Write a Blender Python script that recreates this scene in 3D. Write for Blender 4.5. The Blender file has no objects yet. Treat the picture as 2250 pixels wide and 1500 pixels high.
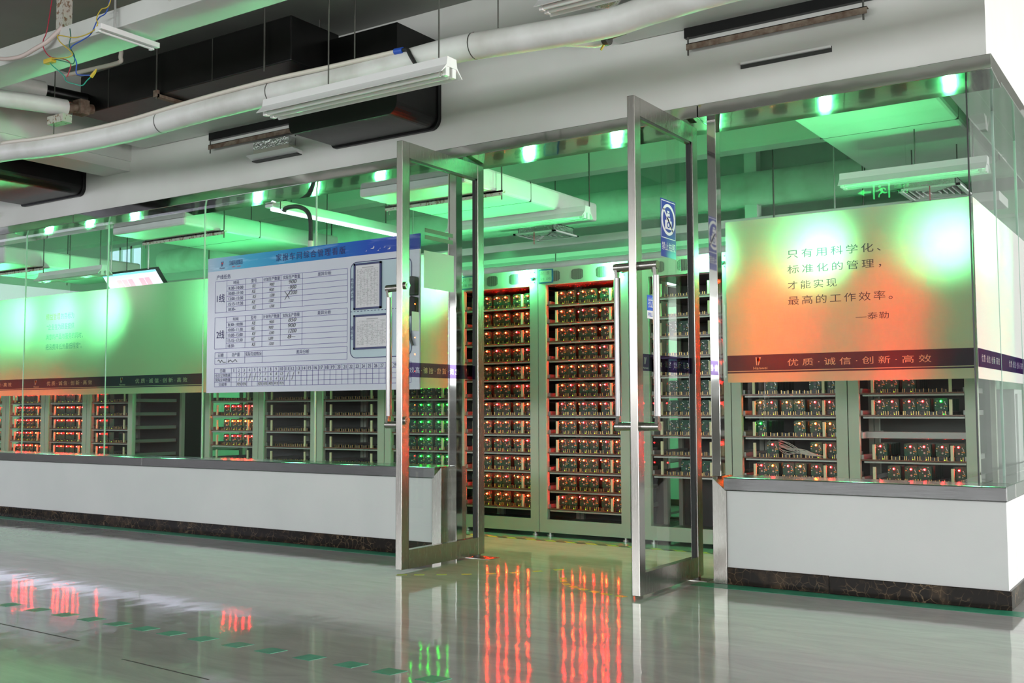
import bpy, bmesh, math, random
from mathutils import Vector, Matrix
random.seed(7)
S = bpy.context.scene
COL = S.collection

# ------------------------------------------------------------------ camera
def setup_camera():
    pitch, yaw, roll = 0.0644, 0.5875, -0.0039
    fw = Vector((-math.sin(yaw)*math.cos(pitch), math.cos(yaw)*math.cos(pitch), math.sin(pitch)))
    r = Vector((math.cos(yaw), math.sin(yaw), 0)); u = r.cross(fw)
    c, s = math.cos(roll), math.sin(roll)
    r2 = c*r + s*u; u2 = -s*r + c*u
    cd = bpy.data.cameras.new('camera'); co = bpy.data.objects.new('camera', cd); COL.objects.link(co)
    cd.sensor_width = 36; cd.sensor_fit = 'HORIZONTAL'; cd.lens = 2309.9*36/2250
    cd.clip_start = 0.05; cd.clip_end = 100
    m = Matrix((r2, u2, -fw)).transposed().to_4x4(); m.translation = Vector((0.789, -5.1665, 0.9))
    co.matrix_world = m; S.camera = co
setup_camera()

# ------------------------------------------------------------------ world, exposure, assumed daylight
S.view_settings.view_transform = 'Standard'; S.view_settings.look = 'None'
S.view_settings.exposure = 0.0; S.view_settings.gamma = 1.0; S.view_settings.use_curve_mapping = False
S.cycles.use_denoising = True
S.cycles.max_bounces = 8; S.cycles.diffuse_bounces = 3; S.cycles.glossy_bounces = 4
S.cycles.transmission_bounces = 4; S.cycles.transparent_max_bounces = 14
S.cycles.sample_clamp_indirect = 4.0; S.cycles.sample_clamp_direct = 0.0
S.cycles.caustics_reflective = False; S.cycles.caustics_refractive = False
S.cycles.blur_glossy = 0.2; S.cycles.use_light_tree = True
W = bpy.data.worlds.new('world'); S.world = W; W.use_nodes = True
W.node_tree.nodes['Background'].inputs[0].default_value = (0.75, 0.82, 0.9, 1)
W.node_tree.nodes['Background'].inputs[1].default_value = 0.3

def area(name, loc, direction, sx, sy, power, color):
    ld = bpy.data.lights.new(name, 'AREA'); ld.shape = 'RECTANGLE'; ld.size = sx; ld.size_y = sy
    ld.energy = power; ld.color = color
    o = bpy.data.objects.new(name, ld); COL.objects.link(o); o.location = loc
    o.rotation_euler = Vector(direction).to_track_quat('-Z', 'Y').to_euler()
    return o
# assumed daylight, placed for brightness and reflections: area lights added on plain hall walls (right wall, wall behind the camera, left wall)
for y, pw in ((-9.8, 130), (-7.2, 130), (-4.6, 120), (-2.0, 90), (1.2, 420), (3.4, 420)):
    area('daylight_right', (8.85, y, 1.55), (-1, 0, 0), 2.0, 2.0, pw, (1.0, 0.99, 0.97))
for i, x in enumerate((-11.5, -7.5, -3.5, 0.5, 4.5)):
    area('daylight_rear', (x, -12.85, 2.26), (0, 1, 0), 3.8, 1.6, 160, (0.97, 0.99, 1.0))
for i, y in enumerate((-9, -5)):
    area('daylight_left', (-15.85, y, 2.26), (1, 0, 0), 3.4, 1.5, 100, (0.82, 0.83, 1.0))

# ------------------------------------------------------------------ materials
def mat(name, color=(.8, .8, .8), rough=.5, metal=0., spec=.5, emit=None, estr=0., coat=0.):
    m = bpy.data.materials.new(name); m.use_nodes = True
    b = m.node_tree.nodes['Principled BSDF']
    b.inputs['Base Color'].default_value = (*color, 1); b.inputs['Roughness'].default_value = rough
    b.inputs['Metallic'].default_value = metal; b.inputs['Specular IOR Level'].default_value = spec
    if coat: b.inputs['Coat Weight'].default_value = coat; b.inputs['Coat Roughness'].default_value = .15
    if emit: b.inputs['Emission Color'].default_value = (*emit, 1); b.inputs['Emission Strength'].default_value = estr
    return m
def N(m, t, **kw):
    n = m.node_tree.nodes.new(t)
    for k, v in kw.items(): setattr(n, k, v)
    return n
def link(m, a, b): m.node_tree.links.new(a, b)
def bsdf(m): return m.node_tree.nodes['Principled BSDF']
def obj_coords(m, scale=(1, 1, 1)):
    tc = N(m, 'ShaderNodeNewGeometry'); mp = N(m, 'ShaderNodeMapping'); mp.inputs['Scale'].default_value = scale
    link(m, tc.outputs['Position'], mp.inputs['Vector']); return mp.outputs['Vector']
def noise(m, vec, scale, detail=4, rough=.55, dist=0.):
    n = N(m, 'ShaderNodeTexNoise'); n.inputs['Scale'].default_value = scale; n.inputs['Detail'].default_value = detail
    n.inputs['Roughness'].default_value = rough; n.inputs['Distortion'].default_value = dist
    link(m, vec, n.inputs['Vector']); return n.outputs['Fac']
def ramp(m, fac, stops):
    r = N(m, 'ShaderNodeValToRGB'); e = r.color_ramp.elements
    while len(e) < len(stops): e.new(.5)
    for el, (p, c) in zip(e, stops): el.position = p; el.color = (*c, 1)
    link(m, fac, r.inputs['Fac']); return r.outputs['Color']
def bump(m, fac, strength, dist=.01):
    b = N(m, 'ShaderNodeBump'); b.inputs['Strength'].default_value = strength; b.inputs['Distance'].default_value = dist
    link(m, fac, b.inputs['Height']); link(m, b.outputs['Normal'], bsdf(m).inputs['Normal'])
def mottled(name, c0, c1, scale=3., rough=.5, metal=0., bumpy=0., bscale=40., stretch=(1, 1, 1), spec=.5, lo=.35, hi=.65):
    m = mat(name, c0, rough, metal, spec); v = obj_coords(m, stretch)
    link(m, ramp(m, noise(m, v, scale), [(lo, c0), (hi, c1)]), bsdf(m).inputs['Base Color'])
    if bumpy: bump(m, noise(m, v, bscale), bumpy)
    return m

M = {}
M['wall'] = mottled('white_painted_wall', (.74, .74, .74), (.69, .70, .70), 1.6, .55, bumpy=.05, bscale=60)
M['upper'] = mottled('upper_wall_plaster', (.72, .72, .70), (.64, .64, .61), 1.1, .6, bumpy=.06, bscale=25)
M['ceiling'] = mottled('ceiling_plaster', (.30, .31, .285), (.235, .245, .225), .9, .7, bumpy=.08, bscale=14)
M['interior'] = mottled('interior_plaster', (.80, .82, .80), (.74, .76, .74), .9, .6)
M['hall'] = mottled('hall_wall_paint', (.34, .33, .31), (.27, .26, .24), .5, .6)

def floor_mat():
    m = mat('polished_floor', (.4, .41, .4), .12, 0, .5); b = bsdf(m)
    v = obj_coords(m, (1.2, 5.0, 1)); a = noise(m, v, 1.6, 7, .62, 1.1)
    v2 = obj_coords(m, (1, 1, 1)); c = noise(m, v2, .45, 3)
    mx = N(m, 'ShaderNodeMix', data_type='RGBA'); mx.inputs[0].default_value = .5
    link(m, ramp(m, a, [(.3, (.365, .35, .345)), (.7, (.625, .60, .59))]), mx.inputs[6])
    link(m, ramp(m, c, [(.3, (.365, .355, .35)), (.7, (.465, .45, .445))]), mx.inputs[7])
    link(m, mx.outputs[2], b.inputs['Base Color'])
    r = N(m, 'ShaderNodeMapRange'); r.inputs['To Min'].default_value = .035; r.inputs['To Max'].default_value = .10
    link(m, a, r.inputs['Value']); link(m, r.outputs['Result'], b.inputs['Roughness'])
    bump(m, noise(m, obj_coords(m, (2.2, 1.1, 1)), 3.2, 2, .4), .05, .02)
    return m
M['floor'] = floor_mat()

def marble():
    m = mat('dark_marble', (.03, .022, .017), .24, 0, .14); v = obj_coords(m, (1, 1, 1))
    w1 = N(m, 'ShaderNodeTexNoise'); w1.inputs['Scale'].default_value = 5; w1.inputs['Detail'].default_value = 5; link(m, v, w1.inputs['Vector'])
    mx = N(m, 'ShaderNodeMix', data_type='VECTOR'); mx.inputs[0].default_value = .12
    link(m, v, mx.inputs[4]); link(m, w1.outputs['Color'], mx.inputs[5])
    vo = N(m, 'ShaderNodeTexVoronoi', feature='DISTANCE_TO_EDGE'); vo.inputs['Scale'].default_value = 26; link(m, mx.outputs[1], vo.inputs['Vector'])
    vein = ramp(m, vo.outputs['Distance'], [(0, (.26, .18, .11)), (.02, (.07, .045, .028)), (.06, (.014, .010, .008))])
    blot = ramp(m, noise(m, v, 9, 5), [(.52, (0, 0, 0)), (.78, (.07, .043, .025))])
    ad = N(m, 'ShaderNodeMix', data_type='RGBA', blend_type='ADD'); ad.inputs[0].default_value = 1
    msk = noise(m, v, 7, 3); mm = N(m, 'ShaderNodeMix', data_type='RGBA')
    link(m, ramp(m, msk, [(.40, (0, 0, 0)), (.60, (1, 1, 1))]), mm.inputs[0])
    mm.inputs[6].default_value = (.014, .010, .008, 1); link(m, vein, mm.inputs[7])
    link(m, mm.outputs[2], ad.inputs[6]); link(m, blot, ad.inputs[7]); link(m, ad.outputs[2], bsdf(m).inputs['Base Color'])
    return m
M['marble'] = marble()

def steel(name, col, rough, wav, wscale=(1, 1, 1), ws=4., brushed=False):
    m = mat(name, col, rough, 1.0)
    if brushed:
        v = obj_coords(m, wscale); f = noise(m, v, ws, 3, .6)
        r = N(m, 'ShaderNodeMapRange'); r.inputs['To Min'].default_value = rough*.75; r.inputs['To Max'].default_value = rough*1.35
        link(m, f, r.inputs['Value']); link(m, r.outputs['Result'], bsdf(m).inputs['Roughness'])
        link(m, ramp(m, f, [(.3, tuple(c*.93 for c in col)), (.7, col)]), bsdf(m).inputs['Base Color'])
        bump(m, f, wav, .004)
    else:
        bump(m, noise(m, obj_coords(m, wscale), ws, 2, .45), wav, .02)
    return m
M['steel'] = steel('brushed_steel', (.42, .40, .375), .24, .003, (60, 60, 1.5), 6, True)
M['steel_h'] = steel('brushed_steel_sill', (.36, .363, .37), .17, .003, (1.2, 60, 60), 6, True)
M['mirror'] = steel('polished_steel', (.50, .49, .475), .07, .10, (1, 1.4, 1), 3.2)
M['chrome'] = mat('bright_steel_tube', (.34, .335, .33), .28, 1.0)
M['raildark'] = mat('grey_shelf_rail', (.33, .33, .32), .4, .4)
M['rail'] = mat('zinc_rail', (.52, .52, .51), .38, .7)

def glass():
    m = bpy.data.materials.new('clear_glass'); m.use_nodes = True; nt = m.node_tree; nt.nodes.clear()
    out = N(m, 'ShaderNodeOutputMaterial'); mix = N(m, 'ShaderNodeMixShader')
    tr = N(m, 'ShaderNodeBsdfTransparent'); tr.inputs[0].default_value = (.90, .945, .925, 1)
    gl = N(m, 'ShaderNodeBsdfGlossy'); gl.inputs['Roughness'].default_value = .0
    lw = N(m, 'ShaderNodeLayerWeight'); lw.inputs[0].default_value = .5
    p = N(m, 'ShaderNodeMath', operation='POWER'); p.inputs[1].default_value = 4.5
    a = N(m, 'ShaderNodeMath', operation='MULTIPLY_ADD'); a.inputs[1].default_value = .85; a.inputs[2].default_value = .05
    link(m, lw.outputs['Facing'], p.inputs[0]); link(m, p.outputs[0], a.inputs[0]); link(m, a.outputs[0], mix.inputs[0])
    link(m, tr.outputs[0], mix.inputs[1]); link(m, gl.outputs[0], mix.inputs[2]); link(m, mix.outputs[0], out.inputs[0])
    return m
M['glass'] = glass()
M['edge'] = mat('glass_edge', (.45, .62, .53), .2, 0, .5)
M['seal'] = mat('black_silicone', (.02, .02, .022), .35)

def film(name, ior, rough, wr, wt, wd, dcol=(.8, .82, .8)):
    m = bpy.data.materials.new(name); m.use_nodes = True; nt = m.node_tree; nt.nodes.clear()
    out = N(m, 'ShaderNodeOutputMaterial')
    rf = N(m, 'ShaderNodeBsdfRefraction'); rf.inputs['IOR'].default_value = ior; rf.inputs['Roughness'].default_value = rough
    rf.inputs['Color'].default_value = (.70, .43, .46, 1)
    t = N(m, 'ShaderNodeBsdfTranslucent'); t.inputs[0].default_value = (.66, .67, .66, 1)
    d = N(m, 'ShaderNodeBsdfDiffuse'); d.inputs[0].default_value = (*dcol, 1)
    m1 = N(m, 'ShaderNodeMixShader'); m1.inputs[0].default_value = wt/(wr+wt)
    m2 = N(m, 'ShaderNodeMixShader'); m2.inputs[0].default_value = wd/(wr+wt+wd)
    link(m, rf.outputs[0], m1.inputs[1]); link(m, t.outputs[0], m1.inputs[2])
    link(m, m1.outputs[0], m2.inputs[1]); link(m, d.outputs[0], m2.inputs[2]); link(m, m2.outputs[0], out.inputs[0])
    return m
M['film'] = film('frosted_film', 1.25, .88, .62, .28, .08)
M['filmw'] = film('white_frosted_film', 1.25, .88, .35, .10, .50)  # same film made whiter: daylight on the side panes put into its colour
def tint(name, c):
    m = bpy.data.materials.new(name); m.use_nodes = True; nt = m.node_tree; nt.nodes.clear()
    out = N(m, 'ShaderNodeOutputMaterial'); tr = N(m, 'ShaderNodeBsdfTransparent'); tr.inputs[0].default_value = (*c, 1)
    link(m, tr.outputs[0], out.inputs[0]); return m
M['ink_band'] = tint('purple_ink', (.20, .14, .30))
M['ink_text'] = tint('violet_ink', (.16, .13, .26))
M['ink_teal'] = tint('blue_ink', (.30, .42, .58))
M['ink_red'] = tint('red_ink', (.72, .36, .28))
M['ink_dot'] = tint('red_dot_ink', (.9, .12, .08))

M['black'] = mottled('black_insulation', (.003, .003, .0032), (.006, .006, .006), 4, .34, bumpy=.12, bscale=7, spec=.28)
M['blackmatte'] = mat('black_rubber', (.012, .012, .012), .6)
M['pipe'] = mottled('white_pipe_wrap', (.74, .74, .73), (.55, .54, .51), 3.5, .45, bumpy=.15, bscale=6, lo=.4, hi=.75)
M['conduit'] = mat('cream_conduit', (.70, .65, .58), .4)
M['white'] = mat('white_enamel', (.80, .80, .80), .3)
M['tube'] = mat('unlit_tube_glass', (.82, .85, .84), .12, 0, .5)
M['duct'] = mottled('white_duct_sheet', (.74, .76, .74), (.62, .64, .61), 1.5, .42, bumpy=.05, bscale=5)
M['rust'] = mottled('rusty_angle_iron', (.10, .055, .035), (.22, .17, .13), 22, .75, bumpy=.3, bscale=60)
M['rustwhite'] = mottled('flaking_painted_iron', (.55, .54, .48), (.22, .13, .07), 40, .7, bumpy=.4, bscale=50, lo=.52, hi=.62)
M['foil'] = mat('aluminium_foil', (.72, .72, .72), .22, 1.0); bump(M['foil'], noise(M['foil'], obj_coords(M['foil']), 45, 3), .8)
M['rod'] = mat('dark_steel_rod', (.10, .10, .09), .5, .6)
M['cab'] = mat('cabinet_paint', (.44, .46, .39), .38)
M['cabback'] = mat('cabinet_back_sheet', (.07, .072, .068), .5)
M['cabdark'] = mat('cabinet_slot', (.03, .032, .03), .6)
M['shelf'] = mat('brown_phenolic_board', (.17, .07, .045), .22, 0, .5)
M['cream'] = mat('cream_nylon_post', (.74, .66, .44), .45)
M['gold'] = mat('brass_pin', (.75, .52, .2), .3, .9)
M['pcb'] = mottled('green_circuit_board', (.005, .05, .026), (.010, .085, .05), 120, .35, spec=.3)
M['pcbdark'] = mat('dark_green_board', (.01, .035, .025), .35)
M['chip'] = mat('black_component', (.01, .01, .011), .3)
M['silver'] = mat('tinned_component', (.42, .42, .40), .3, .8)
M['sensor'] = mat('white_sensor', (.42, .46, .42), .3)
M['tan'] = mat('tan_component', (.5, .32, .08), .4)
def emit(name, c, s): return mat(name, c, .4, 0, .5, c, s)
M['led'] = emit('orange_red_led', (1, .045, .012), 9); M['ledc'] = emit('orange_red_led_core', (1, .016, .003), 620)
M['ledred'] = emit('red_led', (1, .010, .012), 9); M['ledredc'] = emit('red_led_core', (1, .006, .007), 620)
M['ledamber'] = emit('amber_led', (1, .075, .008), 8); M['ledamberc'] = emit('amber_led_core', (1, .10, .006), 820)
M['ledgreen'] = emit('green_led', (.01, 1, .04), 6); M['ledgreenc'] = emit('green_led_core', (.012, 1, .03), 110)
M['ledyel'] = emit('yellow_green_led', (.55, 1, .03), 2.2)
M['lamp'] = emit('green_signal_lamp', (.12, 1, .33), 350)
M['lit'] = emit('lit_fluorescent_tube', (.80, .92, 1), 3)
M['winglow'] = emit('daylit_pane', (.62, .80, 1), .8)
M['navy'] = mat('navy_frame', (.018, .03, .13), .35)
M['signblue'] = mat('sign_blue', (.025, .04, .30), .3)
M['pushblue'] = mat('label_blue', (.03, .11, .55), .3)
M['paper'] = mat('white_paper', (.74, .73, .76), .4)
M['card'] = mat('pale_card', (.34, .36, .34), .4)
M['cardblue'] = mat('card_blue_edge', (.02, .10, .30), .4)
M['text'] = mat('violet_print', (.012, .008, .12), .5)
M['line'] = mat('violet_rule', (.16, .14, .38), .5)
M['pen'] = mat('grey_marker', (.10, .10, .11), .6)
M['red'] = mat('red_print', (.75, .04, .03), .4)
M['panelblue'] = mat('pale_blue_panel', (.49, .62, .68), .3)
M['grayline'] = mat('grey_print', (.42, .42, .44), .5)
M['green_tape'] = mottled('green_floor_tape', (.02, .24, .13), (.05, .34, .2), 14, .35)
M['yellow_tape'] = mat('yellow_floor_tape', (.42, .42, .08), .4)
M['joint'] = mat('floor_joint_filler', (.05, .05, .045), .6)
M['pvc'] = mat('pink_grey_hose', (.66, .55, .52), .45)
M['screen'] = emit('lit_screen_white', (.86, .93, 1), 1.0)
M['screenblue'] = emit('lit_screen_blue', (.25, .75, 1), 1.1)
M['screenpink'] = emit('lit_screen_pink', (1, .42, .68), .8)
M['exit'] = emit('lit_exit_green', (.08, 1, .22), 14)
M['exitbody'] = mat('exit_sign_panel', (.02, .05, .03), .3)
for nme, c in (('w_blue', (.02, .09, .5)), ('w_yellow', (.6, .45, .04)), ('w_green', (.01, .13, .09)), ('w_teal', (.01, .35, .24)), ('w_red', (.45, .02, .05)), ('w_grey', (.55, .5, .47))):
    M[nme] = mat(nme.replace('w_', 'wire_'), c, .4)
def whiteboard():
    m = mat('planning_board_print', (.7, .72, .78), .22); b = bsdf(m)
    sp = N(m, 'ShaderNodeSeparateXYZ'); g = N(m, 'ShaderNodeNewGeometry'); link(m, g.outputs['Position'], sp.inputs[0])
    mr = N(m, 'ShaderNodeMapRange'); mr.inputs['From Min'].default_value = -5.43; mr.inputs['From Max'].default_value = -3.41
    link(m, sp.outputs['X'], mr.inputs['Value'])
    col = ramp(m, mr.outputs[0], [(0, (.40, .56, .70)), (.2, (.05, .42, .68)), (.45, (.01, .25, .55)), (.8, (.005, .07, .5)), (1, (.02, .05, .32))])
    st = N(m, 'ShaderNodeMath', operation='GREATER_THAN'); st.inputs[1].default_value = 1.93; link(m, sp.outputs['Z'], st.inputs[0])
    cl = noise(m, obj_coords(m, (1.2, 1, 9)), 3, 3); clr = ramp(m, cl, [(.55, (0, 0, 0)), (.8, (.35, .4, .4))])
    ad = N(m, 'ShaderNodeMix', data_type='RGBA', blend_type='ADD'); ad.inputs[0].default_value = .6; link(m, col, ad.inputs[6]); link(m, clr, ad.inputs[7])
    mx = N(m, 'ShaderNodeMix', data_type='RGBA'); link(m, st.outputs[0], mx.inputs[0])
    mx.inputs[6].default_value = (.66, .69, .78, 1); link(m, ad.outputs[2], mx.inputs[7]); link(m, mx.outputs[2], b.inputs['Base Color'])
    return m
M['board'] = whiteboard()
def hazard():
    m = mat('hazard_tape', (.3, .3, .05), .4); sp = N(m, 'ShaderNodeSeparateXYZ'); g = N(m, 'ShaderNodeNewGeometry'); link(m, g.outputs['Position'], sp.inputs[0])
    a = N(m, 'ShaderNodeMath', operation='ADD'); link(m, sp.outputs['X'], a.inputs[0]); link(m, sp.outputs['Y'], a.inputs[1])
    mo = N(m, 'ShaderNodeMath', operation='PINGPONG'); mo.inputs[1].default_value = .08; link(m, a.outputs[0], mo.inputs[0])
    st = N(m, 'ShaderNodeMath', operation='GREATER_THAN'); st.inputs[1].default_value = .04; link(m, mo.outputs[0], st.inputs[0])
    mx = N(m, 'ShaderNodeMix', data_type='RGBA'); link(m, st.outputs[0], mx.inputs[0]); mx.inputs[6].default_value = (.03, .05, .04, 1); mx.inputs[7].default_value = (.5, .5, .06, 1)
    link(m, mx.outputs[2], bsdf(m).inputs['Base Color']); return m
M['hazard'] = hazard()
def corrugated():
    m = mat('corrugated_back_panel', (.6, .64, .62), .45); sp = N(m, 'ShaderNodeSeparateXYZ'); g = N(m, 'ShaderNodeNewGeometry'); link(m, g.outputs['Position'], sp.inputs[0])
    s = N(m, 'ShaderNodeMath', operation='PINGPONG'); s.inputs[1].default_value = .05; link(m, sp.outputs['X'], s.inputs[0])
    bump(m, s.outputs[0], .12, .3); return m
M['corr'] = corrugated()

# ------------------------------------------------------------------ mesh helpers
class MB:
    def __init__(s): s.v = []; s.f = []; s.m = []; s.sm = []
    def add(s, vs, fs, mi=0, smooth=False):
        o = len(s.v); s.v += [tuple(v) for v in vs]
        for f in fs: s.f.append([i+o for i in f]); s.m.append(mi); s.sm.append(smooth)
        return s
    def box(s, x0, x1, y0, y1, z0, z1, mi=0):
        x0, x1 = min(x0, x1), max(x0, x1); y0, y1 = min(y0, y1), max(y0, y1); z0, z1 = min(z0, z1), max(z0, z1)
        return s.add([(x0, y0, z0), (x1, y0, z0), (x1, y1, z0), (x0, y1, z0), (x0, y0, z1), (x1, y0, z1), (x1, y1, z1), (x0, y1, z1)],
                     [(0, 3, 2, 1), (4, 5, 6, 7), (0, 1, 5, 4), (1, 2, 6, 5), (2, 3, 7, 6), (3, 0, 4, 7)], mi)
    def tube(s, pts, r, n=10, mi=0, caps=True):
        pts = [Vector(p) for p in pts]; rs = r if isinstance(r, (list, tuple)) else [r]*len(pts)
        rings = []; prev = None
        for i, p in enumerate(pts):
            t = (pts[min(i+1, len(pts)-1)]-pts[max(i-1, 0)]).normalized()
            if prev is None:
                a = Vector((0, 0, 1)) if abs(t.z) < .9 else Vector((1, 0, 0)); u = t.cross(a).normalized()
            else: u = (prev-t*prev.dot(t)).normalized()
            prev = u; w = t.cross(u)
            rings.append([p+rs[i]*(math.cos(2*math.pi*k/n)*u+math.sin(2*math.pi*k/n)*w) for k in range(n)])
        vs = [v for rg in rings for v in rg]; fs = []
        for i in range(len(rings)-1):
            for k in range(n): a = i*n+k; b = i*n+(k+1) % n; fs.append((a, b, b+n, a+n))
        s.add(vs, fs, mi, True)
        if caps:
            s.add(rings[0], [tuple(range(n-1, -1, -1))], mi); s.add(rings[-1], [tuple(range(n))], mi)
        return s
    def prism(s, poly, axis, a, b, mi=0):     # polygon in the two other axes, extruded along axis
        n = len(poly)
        def P(p, t): return {'x': (t, p[0], p[1]), 'y': (p[0], t, p[1]), 'z': (p[0], p[1], t)}[axis]
        vs = [P(p, a) for p in poly]+[P(p, b) for p in poly]
        fs = [tuple(range(n)), tuple(range(2*n-1, n-1, -1))]+[(i, i+n, (i+1) % n+n, (i+1) % n) for i in range(n)]
        return s.add(vs, fs, mi)
    def sphere(s, c, r, mi=0, n=8, m=5, sz=(1, 1, 1)):
        vs = [(c[0], c[1], c[2]-r*sz[2])]
        for j in range(1, m):
            a = math.pi*j/m
            for k in range(n): b = 2*math.pi*k/n; vs.append((c[0]+sz[0]*r*math.sin(a)*math.cos(b), c[1]+sz[1]*r*math.sin(a)*math.sin(b), c[2]-sz[2]*r*math.cos(a)))
        vs.append((c[0], c[1], c[2]+r*sz[2])); L = len(vs)-1; fs = []
        for k in range(n): fs.append((0, 1+(k+1) % n, 1+k)); fs.append((L, L-n+k, L-n+(k+1) % n))
        for j in range(m-2):
            for k in range(n): a = 1+j*n+k; b = 1+j*n+(k+1) % n; fs.append((a, b, b+n, a+n))
        return s.add(vs, fs, mi, True)
    def mesh(s, name, mats, off=(0, 0, 0), fix=True):
        me = bpy.data.meshes.new(name)
        me.from_pydata([(v[0]-off[0], v[1]-off[1], v[2]-off[2]) for v in s.v], [], s.f)
        for mt in mats: me.materials.append(M[mt])
        for p, mi, sm in zip(me.polygons, s.m, s.sm): p.material_index = mi; p.use_smooth = sm
        if fix:
            bm = bmesh.new(); bm.from_mesh(me); bmesh.ops.recalc_face_normals(bm, faces=bm.faces); bm.to_mesh(me); bm.free()
        me.update(); return me
    def bbox(s):
        return [(min(v[i] for v in s.v), max(v[i] for v in s.v)) for i in range(3)]

def tag(o, label, cat, group=None, kind=None):
    o['label'] = label; o['category'] = cat
    if group: o['group'] = group
    if kind: o['kind'] = kind
    return o
def bev(o, w=.004, seg=2):
    md = o.modifiers.new('edge', 'BEVEL'); md.width = w; md.segments = seg; md.limit_method = 'ANGLE'; md.angle_limit = math.radians(50); return o
def one(name, mb, mats, label, cat, group=None, kind=None, bevel=0, fix=True):
    """a top-level thing that is a single mesh, origin at the middle of its base"""
    (x0, x1), (y0, y1), (z0, z1) = mb.bbox(); off = ((x0+x1)/2, (y0+y1)/2, z0)
    o = bpy.data.objects.new(name, mb.mesh(name, mats if isinstance(mats, (list, tuple)) else [mats], off, fix)); COL.objects.link(o); o.location = off
    if bevel: bev(o, bevel)
    return tag(o, label, cat, group, kind)
def thing(name, loc, label, cat, group=None, kind=None):
    o = bpy.data.objects.new(name, None); COL.objects.link(o); o.location = loc; o.empty_display_size = .1
    return tag(o, label, cat, group, kind)
def worldloc(o):
    v = Vector(o.location)
    while o.parent: o = o.parent; v += Vector(o.location)
    return v
def part(name, mb, mats, parent, label=None, bevel=0, fix=True):
    """a part whose mesh is given in world coordinates"""
    p = worldloc(parent)
    o = bpy.data.objects.new(name, mb.mesh(name, mats if isinstance(mats, (list, tuple)) else [mats], p, fix)); COL.objects.link(o); o.parent = parent
    if label: o['label'] = label
    if bevel: bev(o, bevel)
    return o
KIDS = {}
def copy_tree(o, parent=None):
    c = o.copy(); COL.objects.link(c)
    if parent is not None: c.parent = parent
    for ch in KIDS_OF(o): copy_tree(ch, c)
    return c
def KIDS_OF(o):
    if o.name not in KIDS: KIDS[o.name] = list(o.children)
    return KIDS[o.name]

# text: built from Blender's own built-in font and turned into mesh
_t = bpy.data.curves.new('lettering_source', 'FONT'); _to = bpy.data.objects.new('lettering_source', _t); COL.objects.link(_to);
def glyphs(body, spacing=1.0):
    _t.body = body; _t.space_character = spacing; _t.size = 1
    bpy.context.view_layer.update(); dg = bpy.context.evaluated_depsgraph_get()
    me = bpy.data.meshes.new_from_object(_to.evaluated_get(dg))
    vs = [tuple(v.co) for v in me.vertices]; fs = [tuple(p.vertices) for p in me.polygons]; bpy.data.meshes.remove(me)
    return vs, fs
def text(mb, body, u0, v0, h, fn, width=None, align='L', mi=0, shear=0., spacing=1.0):
    """put lettering on a surface: fn maps (u, v) to a point; h is the letter height, width (if given) stretches the line to it"""
    vs, fs = glyphs(body, spacing)
    if not vs: return
    x0 = min(v[0] for v in vs); x1 = max(v[0] for v in vs); y0 = min(v[1] for v in vs); y1 = max(v[1] for v in vs)
    sy = h/max(1e-6, (y1-y0)); sx = (width/(x1-x0)) if width else sy
    wd = (x1-x0)*sx; u0 = u0-(wd/2 if align == 'C' else 0)
    mb.add([fn(u0+(v[0]-x0)*sx+shear*(v[1]-y0)*sy, v0+(v[1]-y0)*sy) for v in vs], fs, mi)
def rectuv(mb, u0, u1, v0, v1, fn, mi=0): mb.add([fn(u0, v0), fn(u1, v0), fn(u1, v1), fn(u0, v1)], [(0, 1, 2, 3)], mi)
def lineuv(mb, pts, w, fn, mi=0):
    for (a, b), (c, d) in zip(pts[:-1], pts[1:]):
        L = math.hypot(c-a, d-b) or 1e-6; nx, ny = -(d-b)/L*w/2, (c-a)/L*w/2
        mb.add([fn(a+nx, b+ny), fn(a-nx, b-ny), fn(c-nx, d-ny), fn(c+nx, d+ny)], [(0, 1, 2, 3)], mi)
def ringuv(mb, cu, cv, r0, r1, fn, mi=0, n=28, sx=1.):
    vs = []
    for k in range(n):
        a = 2*math.pi*k/n
        vs += [fn(cu+sx*r0*math.cos(a), cv+r0*math.sin(a)), fn(cu+sx*r1*math.cos(a), cv+r1*math.sin(a))]
    mb.add(vs, [(2*k, 2*k+1, (2*k+3) % (2*n), (2*k+2) % (2*n)) for k in range(n)], mi)
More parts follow.
